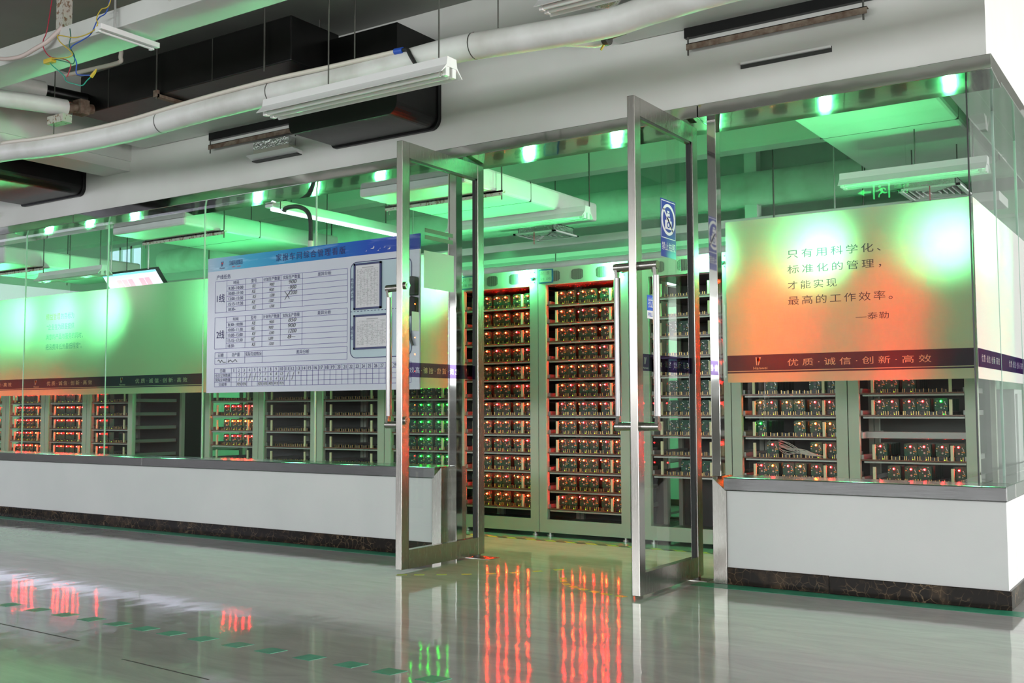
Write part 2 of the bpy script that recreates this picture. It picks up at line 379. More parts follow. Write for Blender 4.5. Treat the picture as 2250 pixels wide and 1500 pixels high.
def band_with_holes(name, u0, u1, v0, v1, items, fn):
    """a flat strip with lettering cut out of it; items = (body, u, v, h, width, spacing)"""
    cu = bpy.data.curves.new(name, 'CURVE'); cu.dimensions = '2D'; cu.fill_mode = 'BOTH'; cu.resolution_u = 3
    def poly(pts):
        sp = cu.splines.new('POLY'); sp.points.add(len(pts)-1)
        for q, p in zip(sp.points, pts): q.co = (p[0], p[1], 0, 1)
        sp.use_cyclic_u = True
    poly([(u0, v0), (u1, v0), (u1, v1), (u0, v1)])
    for it in items:
        if it[0] == 'poly': poly(it[1]); continue
        body, u, v, h, wd, spc = it
        _t.body = body; _t.space_character = spc; bpy.context.view_layer.update(); dg = bpy.context.evaluated_depsgraph_get()
        src = _to.evaluated_get(dg).to_curve(dg)
        P = [bp.co for sp in src.splines for bp in sp.bezier_points]
        x0 = min(p.x for p in P); x1 = max(p.x for p in P); y0 = min(p.y for p in P); y1 = max(p.y for p in P)
        sy = h/(y1-y0); sx = wd/(x1-x0) if wd else sy
        T = lambda p: Vector((u+(p[0]-x0)*sx, v+(p[1]-y0)*sy, 0))
        new = []
        for sp in src.splines:
            new.append(([(T(b.co), T(b.handle_left), T(b.handle_right)) for b in sp.bezier_points], sp.use_cyclic_u))
        _to.to_curve_clear()
        for pts, cyc in new:
            s2 = cu.splines.new('BEZIER'); s2.bezier_points.add(len(pts)-1)
            for b, (c, hl, hr) in zip(s2.bezier_points, pts):
                b.handle_left_type = 'FREE'; b.handle_right_type = 'FREE'; b.co = c; b.handle_left = hl; b.handle_right = hr
            s2.use_cyclic_u = True; s2.resolution_u = 3
    to = bpy.data.objects.new(name+'_tmp', cu); COL.objects.link(to); bpy.context.view_layer.update()
    dg = bpy.context.evaluated_depsgraph_get(); me = bpy.data.meshes.new_from_object(to.evaluated_get(dg))
    mb = MB(); mb.add([fn(v.co.x, v.co.y) for v in me.vertices], [tuple(p.vertices) for p in me.polygons])
    bpy.data.objects.remove(to); bpy.data.curves.remove(cu); bpy.data.meshes.remove(me)
    return mb

# ------------------------------------------------------------------ the setting
XL, XR, YB, YF = -16.0, 9.0, 4.6, -13.0
ZC = 3.43
ST = 'structure'
def struct(name, mb, mats, label, cat, bevel=0): return one(name, mb, mats, label, cat, kind=ST, bevel=bevel)
struct('floor', MB().box(XL, XR, YF, YB, -.1, 0), 'floor', 'glossy grey polished floor with cloudy streaks', 'floor')
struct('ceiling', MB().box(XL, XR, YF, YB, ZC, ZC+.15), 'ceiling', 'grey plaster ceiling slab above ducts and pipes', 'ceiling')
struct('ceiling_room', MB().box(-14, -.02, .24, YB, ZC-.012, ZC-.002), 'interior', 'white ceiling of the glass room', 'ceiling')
struct('wall_rear', MB().box(XL, XR, YF-.15, YF, 0, ZC), 'hall', 'plain hall wall behind the viewpoint', 'wall')
struct('wall_left', MB().box(XL-.15, XL, YF, YB, 0, ZC), 'hall', 'plain hall wall at the far left end', 'wall')
struct('wall_right', MB().box(XR, XR+.15, YF, YB, 0, ZC), 'hall', 'plain hall wall with daylight at the far right', 'wall')
struct('wall_back', MB().box(XL, XR, YB, YB+.15, 0, ZC), 'corr', 'corrugated pale wall at the back of the glass room', 'wall')

struct('wall_front_left', MB().box(-13, -3.24, 0, .24, 0, .476), 'wall', 'white low wall under the long left glazing', 'wall')
struct('wall_front_right', MB().box(-1.322, -.0005, 0, .24, 0, .476), 'wall', 'short white low wall right of the glass doors', 'wall')
struct('wall_side', MB().box(-.24, 0, .24, 4.6, 0, .476), 'wall', 'white low wall running back from the corner', 'wall')
struct('wall_upper_front', MB().box(-13, -.02, 0, .24, 2.521, ZC), 'upper', 'white bulkhead wall above the steel header', 'wall')
struct('wall_upper_side', MB().box(-.24, -.02, .24, 4.6, 2.521, ZC), 'upper', 'sunlit white bulkhead above the side glazing', 'wall')
struct('wall_end', MB().box(-14.2, -14, 0, YB, 0, ZC), 'interior', 'pale end wall of the glass room', 'wall')
struct('baseboard_front_left', MB().box(-13, -3.242, -.012, 0, 0, .085), 'marble', 'dark brown veined marble skirting under the long low wall', 'skirting', .003)
struct('baseboard_front_right', MB().box(-1.32, -.80, -.012, 0, 0, .087), 'marble', 'dark veined marble skirting piece beside the door jamb', 'skirting', .003)
struct('baseboard_front_corner', MB().box(-.797, .012, -.013, 0, 0, .085), 'marble', 'dark veined marble skirting piece reaching the corner', 'skirting', .003)
struct('baseboard_side', MB().box(0, .012, .0, 4.6, 0, .085), 'marble', 'marble skirting along the bright side wall', 'skirting', .003)
# steel sills and jambs
def sill(name, x0, x1, y0, y1, label, m='steel_h'):
    return struct(name, MB().box(x0, x1, y0, y1, .476, .545), m, label, 'sill', .006)
sill('trim_1', -13, -6.05, -.014, .255, 'brushed steel sill cap under the far left panes')
sill('trim_2', -6.047, -3.22, -.014, .255, 'brushed steel sill cap under the planning board')
sill('trim_3', -1.335, .006, -.014, .24, 'brushed steel sill cap on the right low wall')
sill('trim_4', -.255, .006, .241, 4.6, 'polished steel sill cap on the side low wall', 'mirror')
mb = MB().prism([(-3.24, 0), (-3.17, 0), (-3.17, .545), (-3.24, .478)], 'y', -.013, .25)
struct('trim_5', mb, 'steel', 'steel jamb facing at the end of the long low wall', 'door jamb', .003)
mb = MB().prism([(-1.397, 0), (-1.322, 0), (-1.322, .478), (-1.397, .545)], 'y', -.013, .25)
struct('trim_6', mb, 'steel', 'steel jamb facing right of the open doors, mitred to the sill', 'door jamb', .003)
struct('trim_7', MB().box(-3.192, -3.137, .1, .165, 0, 2.452), 'mirror', 'polished steel post left of the doorway', 'post', .003)
struct('trim_8', MB().box(-1.425, -1.376, .055, .12, .545, 2.452), 'mirror', 'polished steel post right of the doorway', 'post', .003)
# header
struct('trim_9', MB().prism([(-.012, 2.521), (-.012, 2.452), (.25, 2.427), (.25, 2.521)], 'x', -13, -7.0), 'mirror', 'polished steel header over the far left panes', 'header', .003)
struct('trim_10', MB().prism([(-.012, 2.521), (-.012, 2.452), (.25, 2.427), (.25, 2.521)], 'x', -6.996, -1.45), 'mirror', 'polished steel header over the planning board and doorway', 'header', .003)
struct('trim_11', MB().prism([(-.0125, 2.521), (-.0125, 2.452), (.25, 2.427), (.25, 2.521)], 'x', -1.446, .002), 'mirror', 'polished steel header over the right pane', 'header', .003)
struct('trim_12', MB().box(-.25, .002, .251, 4.6, 2.452, 2.521), 'mirror', 'polished steel header over the side panes', 'header', .003)
# floor joints
def strip(name, a, b, w, m, label, cat, z=.0012, **kw):
    a, b = Vector((*a, 0)), Vector((*b, 0)); d = (b-a).normalized(); n = Vector((-d.y, d.x, 0))*w/2
    q = [a+n, a-n, b-n, b+n]; mb = MB().prism([(p.x, p.y) for p in q], 'z', .0002, z); return one(name, mb, m, label, cat, **kw)
strip('trim_13', (-3.55, -2.60), (-2.95, -2.62), .006, 'joint', 'dark joint line in the floor at lower left', 'floor joint', z=.0008, kind=ST)
strip('trim_14', (-2.55, -2.72), (-2.05, -2.745), .006, 'joint', 'dark joint line in the floor at bottom edge', 'floor joint', z=.0008, kind=ST)

# ------------------------------------------------------------------ glass panes
GY = .1
def pane(n, x0, x1, label, y=GY, axis='y', edge='edge', z0=.546, z1=2.451):
    """one sheet of plate glass with its bright polished edge"""
    if axis == 'y':
        w = thing('window_%d' % n, ((x0+x1)/2, y, z0), label, 'window', kind=ST)
        g = MB().add([(x0, y, z0), (x1, y, z0), (x1, y, z1), (x0, y, z1)], [(0, 1, 2, 3)]); part('pane', g, 'glass', w, fix=False)
        part('pane_edge', MB().box(x1-.003, x1+.003, y-.006, y+.006, z0, z1), edge, w)
    else:
        w = thing('window_%d' % n, (y, (x0+x1)/2, z0), label, 'window', kind=ST)
        g = MB().add([(y, x0, z0), (y, x1, z0), (y, x1, z1), (y, x0, z1)], [(0, 1, 2, 3)]); part('pane', g, 'glass', w, fix=False)
        part('pane_edge', MB().box(y-.006, y+.006, x1-.003, x1+.003, z0, z1), edge, w)
    return w
JX = [-13, -11.34, -10.17, -9.0, -7.833, -6.671, -5.495, -4.34, -3.19]
plab = ['glass pane at the far left end', 'second glass pane from the far left end', 'glass pane left of the slogan panes', 'glass pane at the left edge showing lit cabinets', 'glass pane carrying the blue-green slogan text',
        'glass pane left of the planning board', 'glass pane behind left half of the planning board', 'glass pane behind right half of the planning board']
for i in range(8): pane(i+1, JX[i]+.004, JX[i+1]-.004, plab[i], edge='edge' if i < 7 else 'steel')
pane(9, -1.374, -.128, 'large glass pane right of the doors with the big quote', edge='seal')
pane(10, .106, .75, 'narrow glass pane on the side beside the corner', y=-.12, axis='x')
pane(11, .756, 1.49, 'second glass pane along the side', y=-.12, axis='x')
pane(12, 1.496, 2.6, 'third glass pane along the side', y=-.12, axis='x')
pane(13, 2.606, 4.59, 'last glass pane along the side', y=-.12, axis='x')

# ------------------------------------------------------------------ frosted films with print
FZ0, FZ1, BZ0, BZ1 = 1.035, 1.89, 1.09, 1.178
def FY(y): return lambda u, v: (u, y, v)
def logo_polys(u, v, h):
    w = h*.42
    return [[(u, v+h), (u+w*.36, v+h), (u+w*.52, v+.0), (u+w*.20, v)], [(u+w*.78, v), (u+w*.95, v), (u+w*1.7, v+h), (u+w*1.1, v+h)]]
def slogan_items(u_logo, u0, u1, zb):
    it = [('poly', p) for p in logo_polys(u_logo, zb+.034, .042)]
    it.append(('Hanwei', u_logo-.012, zb+.012, .014, .075, 1.0))
    it.append(('优质·诚信·创新·高效', u0, zb+.026, .037, u1-u0, 1.55))
    return it
def film_sheet(x0, x1, label, band, quotes=()):
    t = thing('frosted_film', ((x0+x1)/2, GY-.004, FZ0), label, 'window film', 'frosted films on the glazing')
    part('film', MB().add([(x0, GY-.003, FZ0), (x1, GY-.003, FZ0), (x1, GY-.003, FZ1), (x0, GY-.003, FZ1)], [(0, 1, 2, 3)]), 'film', t, fix=False)
    if band:
        mb = band_with_holes('slogan_band', x0, x1, BZ0+.006, BZ1, slogan_items(*band, BZ0), FY(GY-.005))
        part('slogan_band', mb, 'ink_band', t, 'purple band with pale slogan lettering', fix=False)
        part('thin_stripe', MB().add([(x0, GY-.005, BZ0-.006), (x1, GY-.005, BZ0-.006), (x1, GY-.005, BZ0+.002), (x0, GY-.005, BZ0+.002)], [(0, 1, 2, 3)]), 'ink_band', t, fix=False)
        dot = MB(); ringuv(dot, band[0]+.0165, BZ0+.062, 0, .009, FY(GY-.0055)); part('logo_dot', dot, 'ink_dot', t, 'red dot of the logo', fix=False)
    for body, u, v, h, wd, m, spc in quotes:
        q = MB(); text(q, body, u, v, h, FY(GY-.005), wd, spacing=spc); part('lettering', q, m, t, fix=False)
    return t
film_sheet(-10.165, -9.005, 'frosted film beyond the left edge pane', (-9.99, -9.8, -9.17))
film_sheet(-8.995, -7.838, 'frosted film at the left edge showing end of slogan', (-8.83, -8.64, -8.01))
film_sheet(-7.828, -6.676, 'frosted film with blue-green text lines and purple slogan band', (-7.66, -7.48, -6.85),
           [('精益管理', -7.51, 1.675, .055, .20, 'ink_red', 1), ('的目标为', -7.30, 1.675, .052, .185, 'ink_teal', 1), ('“企业在为顾客提供', -7.50, 1.59, .05, .39, 'ink_teal', 1),
            ('满意的产品与服务的同时，', -7.51, 1.505, .05, .52, 'ink_teal', 1), ('把浪费降低到最低程度”。', -7.51, 1.42, .05, .51, 'ink_teal', 1)])
film_sheet(-6.666, -5.50, 'plain frosted film left of planning board with purple slogan band', (-6.48, -6.29, -5.67))
film_sheet(-5.49, -4.345, 'frosted film behind left half of the planning board', None)
film_sheet(-4.335, -3.2, 'green lit frosted film beside the left door behind planning board', None)
film_sheet(-1.345, -.13, 'glowing frosted film with dark quote, right of the doors', (-1.19, -1.02, -.32),
           [('只有用科学化、', -1.01, 1.668, .045, .47, 'ink_text', 1.35), ('标准化的管理，', -1.01, 1.588, .045, .47, 'ink_text', 1.35), ('才能实现', -1.01, 1.508, .043, .25, 'ink_text', 1.35),
            ('最高的工作效率。', -1.01, 1.428, .045, .52, 'ink_text', 1.3), ('—泰勒', -.67, 1.335, .034, .16, 'ink_text', 1.1)])
# film round the corner
t = thing('frosted_film', (-.117, 1.2, FZ0), 'bright frosted film on the side panes round the corner', 'window film', 'frosted films on the glazing')
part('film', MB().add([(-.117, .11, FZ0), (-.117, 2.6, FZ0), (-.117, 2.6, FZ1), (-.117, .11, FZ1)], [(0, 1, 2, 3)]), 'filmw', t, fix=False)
mb = band_with_holes('slogan_band', .11, 2.6, BZ0, BZ1, [('优质·诚信·创新·高效', .2, BZ0+.026, .037, .5, 1.5), ('优质·诚信·创新·高效', 1.0, BZ0+.026, .037, .5, 1.5)], lambda u, v: (-.115, u, v))
part('slogan_band', mb, 'ink_band', t, 'purple band with pale slogan lettering', fix=False)

# ------------------------------------------------------------------ planning board
def planning_board():
    Y0 = .075; f = FY(Y0-.0012); f2 = FY(Y0-.0024)
    t = thing('planning_board', (-4.42, Y0, 1.03), 'large white planning board with blue header and ruled tables', 'board')
    part('panel', MB().box(-5.43, -3.41, Y0, Y0+.012, 1.03, 2.03), 'board', t)
    g = MB(); w = .0032
    def table(xs, zs, rows):
        for z in zs: lineuv(g, [(xs[0], z), (xs[-1], z)], w, f)
        lineuv(g, [(xs[0], zs[0]), (xs[0], zs[-1])], w, f); lineuv(g, [(xs[-1], zs[0]), (xs[-1], zs[-1])], w, f)
        for x in xs[1:-1]: lineuv(g, [(x, zs[0]), (x, zs[-1])], w, f)
    XS = [-5.345, -5.22, -5.02, -4.845, -4.66, -4.45, -4.03]
    for z0 in (1.62, 1.352):
        zt = z0+.232; hs = [zt-i*.232/6 for i in range(7)]
        lineuv(g, [(XS[0], zt), (XS[-1], zt)], w, f); lineuv(g, [(XS[0], z0), (XS[-1], z0)], w, f)
        for z in hs[1:-1]: lineuv(g, [(XS[1], z), (XS[-1], z)], w, f)
        for x in XS: lineuv(g, [(x, z0), (x, zt)], w, f)
    for z in (1.325, 1.284, 1.24): lineuv(g, [(-5.34, z), (-4.03, z)], w, f)
    for x in (-5.34, -5.21, -5.02, -4.84, -4.03): lineuv(g, [(x, 1.24), (x, 1.325)], w, f)
    n31 = 31; X0 = -5.16; dx = (-3.64-X0)/28.0
    for z in (1.208, 1.172, 1.139, 1.106, 1.073): lineuv(g, [(-5.34, z), (-3.48, z)], w, f)
    lineuv(g, [(-5.34, 1.073), (-5.34, 1.208)], w, f)
    for i in range(32): lineuv(g, [(X0+i*dx, 1.073), (X0+i*dx, 1.208)], w, f)
    part('ruled_lines', g, 'line', t, fix=False)
    # notice panel on the right
    p = MB(); x0, x1, z0, z1, r = -4.0, -3.475, 1.245, 1.885, .05
    pts = []
    for cx, cz, a0 in ((x1-r, z1-r, 0), (x0+r, z1-r, 90), (x0+r, z0+r, 180), (x1-r, z0+r, 270)):
        for k in range(7): a = math.radians(a0+15*k); pts.append((cx+r*math.cos(a), cz+r*math.sin(a)))
    p.add([f(*q) for q in pts], [tuple(range(len(pts)))])
    part('notice_panel', p, 'panelblue', t, 'pale blue notice panel', fix=False)
    b = MB(); lineuv(b, pts+[pts[0]], .005, f2)
    for i in range(18): lineuv(b, [(x0+i*.03, 1.555), (x0+i*.03+.016, 1.555)], .004, f2)
    part('panel_outline', b, 'text', t, fix=False)
    d = MB()
    tl = MB(); text(tl, '家报车间综合管理看版', -4.71, 1.952, .052, f2, .66, spacing=1.3); part('title_lettering', tl, 'text', t, fix=False)
    dn = MB(); nl = MB()
    text(d, '汉威科技集团', -5.20, 1.963, .036, f2, .145)
    for q in logo_polys(-5.285, 1.962, .036): d.add([f2(*u) for u in q], [(0, 1, 2, 3)])
    text(d, 'Hanwei', -5.30, 1.944, .012, f2, .055)
    text(d, '产线任务', -5.33, 1.866, .034, f2, .15)
    for z0, nm in ((1.62, '1线'), (1.352, '2线')):
        rh = .232/6; zt = z0+.232
        text(d, nm, -5.325, z0+.075, .062, f2, .085)
        for body, xa, xb in (('时间', -5.22, -5.02), ('型号', -5.02, -4.845), ('计划生产数量', -4.845, -4.66), ('实际生产数量', -4.66, -4.45), ('差异分析', -4.45, -4.03)):
            wd = {2: .055, 6: .165, 4: .125}[len(body)]
            text(d, body, (xa+xb)/2, zt-rh+.006, .027, f2, wd, 'C')
        for i, body in enumerate(('8:30–10:00', '10:00–11:30', '13:00–15:00', '15:15–17:30', '18:30–')):
            text(d, body, -5.20, zt-(i+2)*rh+.007, .023, f2, .155 if i < 4 else .078)
    for body, xc, wd in (('日期', -5.275, .055), ('总产量', -5.115, .085), ('实际完成情况', -4.93, .165), ('差异分析', -4.44, .125)): text(d, body, xc, 1.29, .029, f2, wd, 'C')
    for body, z, wd in (('日期', 1.177, .055), ('应交订单数量', 1.143, .16), ('实际交单数量', 1.11, .16), ('完成率', 1.077, .085)): text(d, body, -5.25, z, .026, f2, wd, 'C')
    for i in range(31):
        text(dn, str(i+1), X0+(i+.5)*dx, 1.178, .024, f2, .004 if i == 0 else (.011 if i < 9 else .027), 'C')
    for i, ch in enumerate('危险源点检'): text(nl, ch, -3.985, 1.755-i*.032, .027, f2, .027, 'C')
    for i, ch in enumerate('通告栏'): text(nl, ch, -3.985, 1.43-i*.032, .027, f2, .027, 'C')
    part('table_lettering', d, 'text', t, fix=False); part('day_numbers', dn, 'text', t, fix=False); part('notice_lettering', nl, 'text', t, fix=False)
    rd = MB(); ringuv(rd, -5.271, 1.984, 0, .006, FY(Y0-.003)); text(rd, '智慧生活', -5.165, 1.945, .011, f2, .035); text(rd, 'HANWEI', -5.115, 1.945, .009, f2, .04)
    part('red_print', rd, 'red', t, fix=False)
    h = MB(); rh = .232/6
    for z0, seq, act in ((1.62, ('900', '900', '1200', '1200', '1200'), ('900', '-900', '1200', '', '')), (1.352, ('900', '900', '1200', '1200', '1200'), ('850', '900', '1200', '8~', ''))):
        for i in range(5):
            z = z0+.232-(i+2)*rh+.008; j = random.uniform(-.008, .008)
            text(h, 'KE', -4.93+j, z, .024, f2, .032, 'C', shear=.2); text(h, seq[i], -4.75+j, z, .021, f2, .045, 'C', shear=.3)
            if act[i]: text(h, act[i], -4.545+j, z+.003, .026, f2, .075, 'C', shear=.3)
    lineuv(h, [(-4.62, 1.735), (-4.59, 1.70), (-4.575, 1.68)], .004, f2); lineuv(h, [(-4.55, 1.745), (-4.60, 1.70), (-4.62, 1.675)], .004, f2)
    lineuv(h, [(-5.31, 1.262), (-5.295, 1.272), (-5.28, 1.25), (-5.265, 1.27), (-5.25, 1.252), (-5.22, 1.252)], .004, f2)
    lineuv(h, [(-5.19, 1.27), (-5.195, 1.25), (-5.17, 1.268), (-5.15, 1.25), (-5.12, 1.27), (-5.10, 1.25)], .004, f2)
    r1 = {2: '2', 3: '7', 6: '7', 7: '7', 8: '6', 9: '8', 10: '12', 13: '9'}; r2 = {2: '1', 3: '7', 6: '7', 7: '6', 8: '5', 9: '4', 10: '11'}
    for k, s_ in r1.items(): text(h, s_, X0+(k-.5)*dx, 1.147, .02, f2, .012*len(s_), 'C', shear=.25)
    for k, s_ in r2.items(): text(h, s_, X0+(k-.5)*dx, 1.113, .02, f2, .004 if s_ == '1' else .012*len(s_), 'C', shear=.25)
    for k in (4, 5, 11, 12): lineuv(h, [(X0+(k-.65)*dx, 1.113), (X0+(k-.25)*dx, 1.165)], .0035, f2)
    for k in (2, 3, 6, 7, 8, 9, 10): text(h, '%d%%' % (90+k % 4), X0+(k-.5)*dx, 1.08, .02, f2, .042, 'C', shear=.3)
    part('handwriting', h, 'pen', t, 'grey marker handwriting', fix=False)
    for (a, b_, c, e), lab in (((-3.965, -3.725, 1.565, 1.875), 'tall'), ((-3.965, -3.64, 1.30, 1.53), 'wide')):
        fr = MB(); q = .013
        fr.box(a, b_, Y0-.012, Y0-.002, c, c+q).box(a, b_, Y0-.012, Y0-.002, e-q, e).box(a, a+q, Y0-.012, Y0-.002, c, e).box(b_-q, b_, Y0-.012, Y0-.002, c, e)
        nf = part('notice_frame', fr, 'navy', t, '%s navy frame holding a printed sheet' % lab)
        part('sheet', MB().box(a+q, b_-q, Y0-.006, Y0-.003, c+q, e-q), 'paper', nf)
        ln = MB(); fz = FY(Y0-.0068); n = int((e-c-.06)/.011)
        for i in range(n):
            z = e-.045-i*.011; x = a+.03
            lineuv(ln, [(a+.03, z+.0055), (b_-.03, z+.0055)], .001, fz)
            while x < b_-.04:
                L = random.uniform(.006, .022)
                if random.random() < .6: lineuv(ln, [(x, z), (min(x+L, b_-.03), z)], .0035, fz)
                x += L+.006
        lineuv(ln, [((a+b_)/2-.05, e-.03), ((a+b_)/2+.05, e-.03)], .006, fz)
        for k in range(7): lineuv(ln, [(a+.03+k*(b_-a-.06)/6, e-.04), (a+.03+k*(b_-a-.06)/6, c+.02)], .001, fz)
        part('sheet_print', ln, 'grayline', nf, fix=False)
    bd = MB()
    for (u, v, s_) in ((-3.80, 1.972, .026), (-3.86, 1.955, .009), (-3.755, 1.95, .012), (-3.70, 1.968, .012), (-3.66, 1.955, .02), (-3.74, 1.962, .008)):
        bd.add([f2(u-s_, v-s_*.25), f2(u-s_*.1, v), f2(u+s_*.2, v+s_*.5), f2(u+s_*.35, v+s_*.1), f2(u+s_*.1, v-s_*.3)], [(0, 4, 3, 2, 1)])
    part('bird_print', bd, 'paper', t, 'small white birds printed on the header', fix=False)
    return t
planning_board()
# black erasers hung at the right end of the board
for z0, lab in ((1.63, 'black board eraser beside the left door, upper one'), (1.50, 'black board eraser beside the left door, lower one')):
    mb = MB().prism([(-3.485, z0), (-3.415, z0), (-3.415, z0+.115), (-3.45, z0+.125), (-3.482, z0+.10)], 'y', .03, .073); one('board_eraser', mb, 'blackmatte', lab, 'eraser', 'board erasers', bevel=.006)
mb = MB().tube([(-3.50, .06, 1.46), (-3.47, .055, 1.36), (-3.455, .06, 1.31)], .009, 8); one('marker_pen', mb, 'rod', 'dark marker pen hanging at the right end of the board', 'pen')

# ------------------------------------------------------------------ glass doors
def door(n, xa, xb, y0, y1, label, face, sheets):
    """face = +1: the leaf is seen from +x"""
    d = thing('door_%d' % n, ((xa+xb)/2, y1-.03, .0), label, 'door', kind=ST)
    z0, z1, sw, tr, br = .015, 2.425, .066, .09, .105
    part('stile', MB().box(xa, xb, y0, y0+sw, z0, z1), 'steel', d, bevel=.003)
    part('stile', MB().box(xa, xb, y1-sw, y1, z0, z1), 'steel', d, bevel=.003)
    part('top_rail', MB().box(xa+.001, xb-.001, y0+sw, y1-sw, z1-tr, z1), 'steel', d)
    part('bottom_rail', MB().box(xa+.001, xb-.001, y0+sw, y1-sw, z0, z0+br), 'steel', d)
    xm = (xa+xb)/2
    part('glass_pane', MB().add([(xm, y0+sw, z0+br), (xm, y1-sw, z0+br), (xm, y1-sw, z1-tr), (xm, y0+sw, z1-tr)], [(0, 1, 2, 3)]), 'glass', d, fix=False)
    gk = MB()
    for yy in (y0+sw, y1-sw-.012): gk.box(xm-.012, xm+.012, yy, yy+.012, z0+br, z1-tr)
    gk.box(xm-.012, xm+.012, y0+sw, y1-sw, z1-tr-.010, z1-tr)
    part('gasket', gk, 'blackmatte', d)
    part('pivot', MB().tube([(xm, y1-.05, 0), (xm, y1-.05, .016)], .022, 12), 'rod', d)
    return d, xm
def handle(d, xm, yc, side, x_face):
    """long pull: two stand-offs with triangular lugs and an upright tube"""
    xo = x_face+side*.085; h = MB(); 
    for z, s in ((1.59, -1), (.815, 1)):
        h.tube([(x_face, yc, z), (xo+side*.012, yc, z)], .021, 14)
        h.prism([(yc-.020, z), (yc+.020, z), (yc+.012, z+s*.055), (yc-.006, z+s*.055)], 'x', xo-.008, xo+.008)
    p = part('handle', h, 'steel', d, 'brushed steel stand-offs of the pull handle')
    part('grip', MB().tube([(xo, yc+.004, .865), (xo, yc+.004, 1.54)], .0165, 16), 'chrome', p, 'polished upright grip tube')
dl, xm = door(1, -3.022, -2.98, -.62, .18, 'open steel framed glass door on the left, edge on', 1, None)
handle(dl, xm, -.585, -1, -3.022)
b = MB()
for z in (1.60, .84): 
    part('bolt_head', MB().tube([(-2.98, -.585, z), (-2.966, -.585, z)], .022, 14).tube([(-2.966, -.585, z), (-2.962, -.585, z)], .012, 10), 'steel', dl)
XD = -2.998
fl = lambda u, v: (XD, u, v); flm = lambda u, v: (XD+.001, -u, v)
mb = band_with_holes('slogan_band', -.112, .554, 1.085, 1.168, [('优质·诚信·创新·高效', .06, 1.108, .036, .47, 1.5)]+[('poly', p) for p in logo_polys(-.04, 1.108, .04)], flm)
part('slogan_band', mb, 'ink_band', dl, 'translucent blue band with slogan reversed through the glass', fix=False)
mb = MB()
for z in (1.905, 1.945): mb.box(XD-.001, XD+.001, -.39, -.12, z-.012, z+.012)
part('dark_stripe', mb, 'rod', dl, 'two dark stripes on a clear sticker')
part('sticker_back', MB().add([(XD, -.40, 1.605), (XD, -.11, 1.605), (XD, -.11, 1.825), (XD, -.40, 1.825)], [(0, 1, 2, 3)]), 'card', dl, 'pale grey back of a sign stuck on the glass', fix=False)
part('push_label_back', MB().add([(XD, -.51, 1.35), (XD, -.445, 1.35), (XD, -.445, 1.46), (XD, -.51, 1.46)], [(0, 1, 2, 3)]), 'card', dl, 'pale back of the pull label', fix=False)

dr, xm = door(2, -1.54, -1.50, -.65, .10, 'open steel framed glass door on the right with no-photo sign', 1, None)
handle(dr, xm, -.612, 1, -1.50); handle(dr, xm, -.612, -1, -1.54)
XD = -1.519
fr_ = lambda u, v: (XD+.002, u, v); fr2 = lambda u, v: (XD+.003, u, v); fr3 = lambda u, v: (XD+.004, u, v)
mb = MB(); rectuv(mb, -.335, -.155, 1.675, 1.975, fr_); sg = part('no_photo_sign', mb, 'signblue', dr, 'blue sign with crossed-out camera symbol', fix=False)
g = MB()
ringuv(g, -.245, 1.872, .066, .082, fr2, 0, 32)
for a, b_, c, e in ((-.328, -.162, 1.964, 1.968), (-.328, -.162, 1.772, 1.776)): rectuv(g, a, b_, c, e, fr2)
for a, b_ in ((-.328, -.325), (-.165, -.162)): rectuv(g, a, b_, 1.772, 1.968, fr2)
rectuv(g, -.285, -.205, 1.822, 1.868, fr2); rectuv(g, -.268, -.222, 1.868, 1.884, fr2); rectuv(g, -.262, -.228, 1.89, 1.905, fr2); rectuv(g, -.258, -.232, 1.908, 1.918, fr2)
lineuv(g, [(-.30, 1.925), (-.19, 1.815)], .012, fr2)
text(g, '禁止拍照', -.325, 1.71, .042, fr2, .16)
part('symbol', g, 'paper', sg, 'white crossed-out camera symbol and lettering', fix=False)
ln = MB(); ringuv(ln, -.245, 1.845, .010, .017, fr3, 0, 18); part('camera_lens', ln, 'signblue', sg, fix=False)
mb = MB(); rectuv(mb, -.50, -.43, 1.385, 1.462, fr_); pl_ = part('pull_label', mb, 'pushblue', dr, 'blue and white pull label', fix=False)
mb = MB(); rectuv(mb, -.50, -.43, 1.345, 1.385, fr_); part('label_foot', mb, 'paper', pl_, fix=False)
mb = MB(); text(mb, '拉', -.49, 1.4, .05, fr2, .05); part('label_character', mb, 'paper', pl_, fix=False)
mb = MB(); text(mb, 'PULL', -.488, 1.355, .02, fr2, .045); part('label_word', mb, 'pushblue', pl_, fix=False)
mb = band_with_holes('slogan_band', -.584, .034, 1.085, 1.168, [('优质·诚信·创新·高效', -.42, 1.108, .036, .41, 1.45)]+[('poly', p) for p in logo_polys(-.54, 1.118, .034)]+[('Hanwei', -.555, 1.094, .012, .06, 1.0)], fr_)
part('slogan_band', mb, 'ink_band', dr, 'translucent purple band with pale slogan', fix=False)
# floor spring plates
struct('trim_15', MB().prism([(-3.04, .06), (-2.86, .06), (-2.86, .17), (-3.04, .17)], 'z', 0, .003), 'steel', 'steel floor spring plate under the left door pivot', 'floor plate')
struct('trim_16', MB().prism([(-1.60, .0), (-1.44, .0), (-1.44, .10), (-1.60, .10)], 'z', 0, .003), 'steel', 'steel floor spring plate under the right door pivot', 'floor plate')

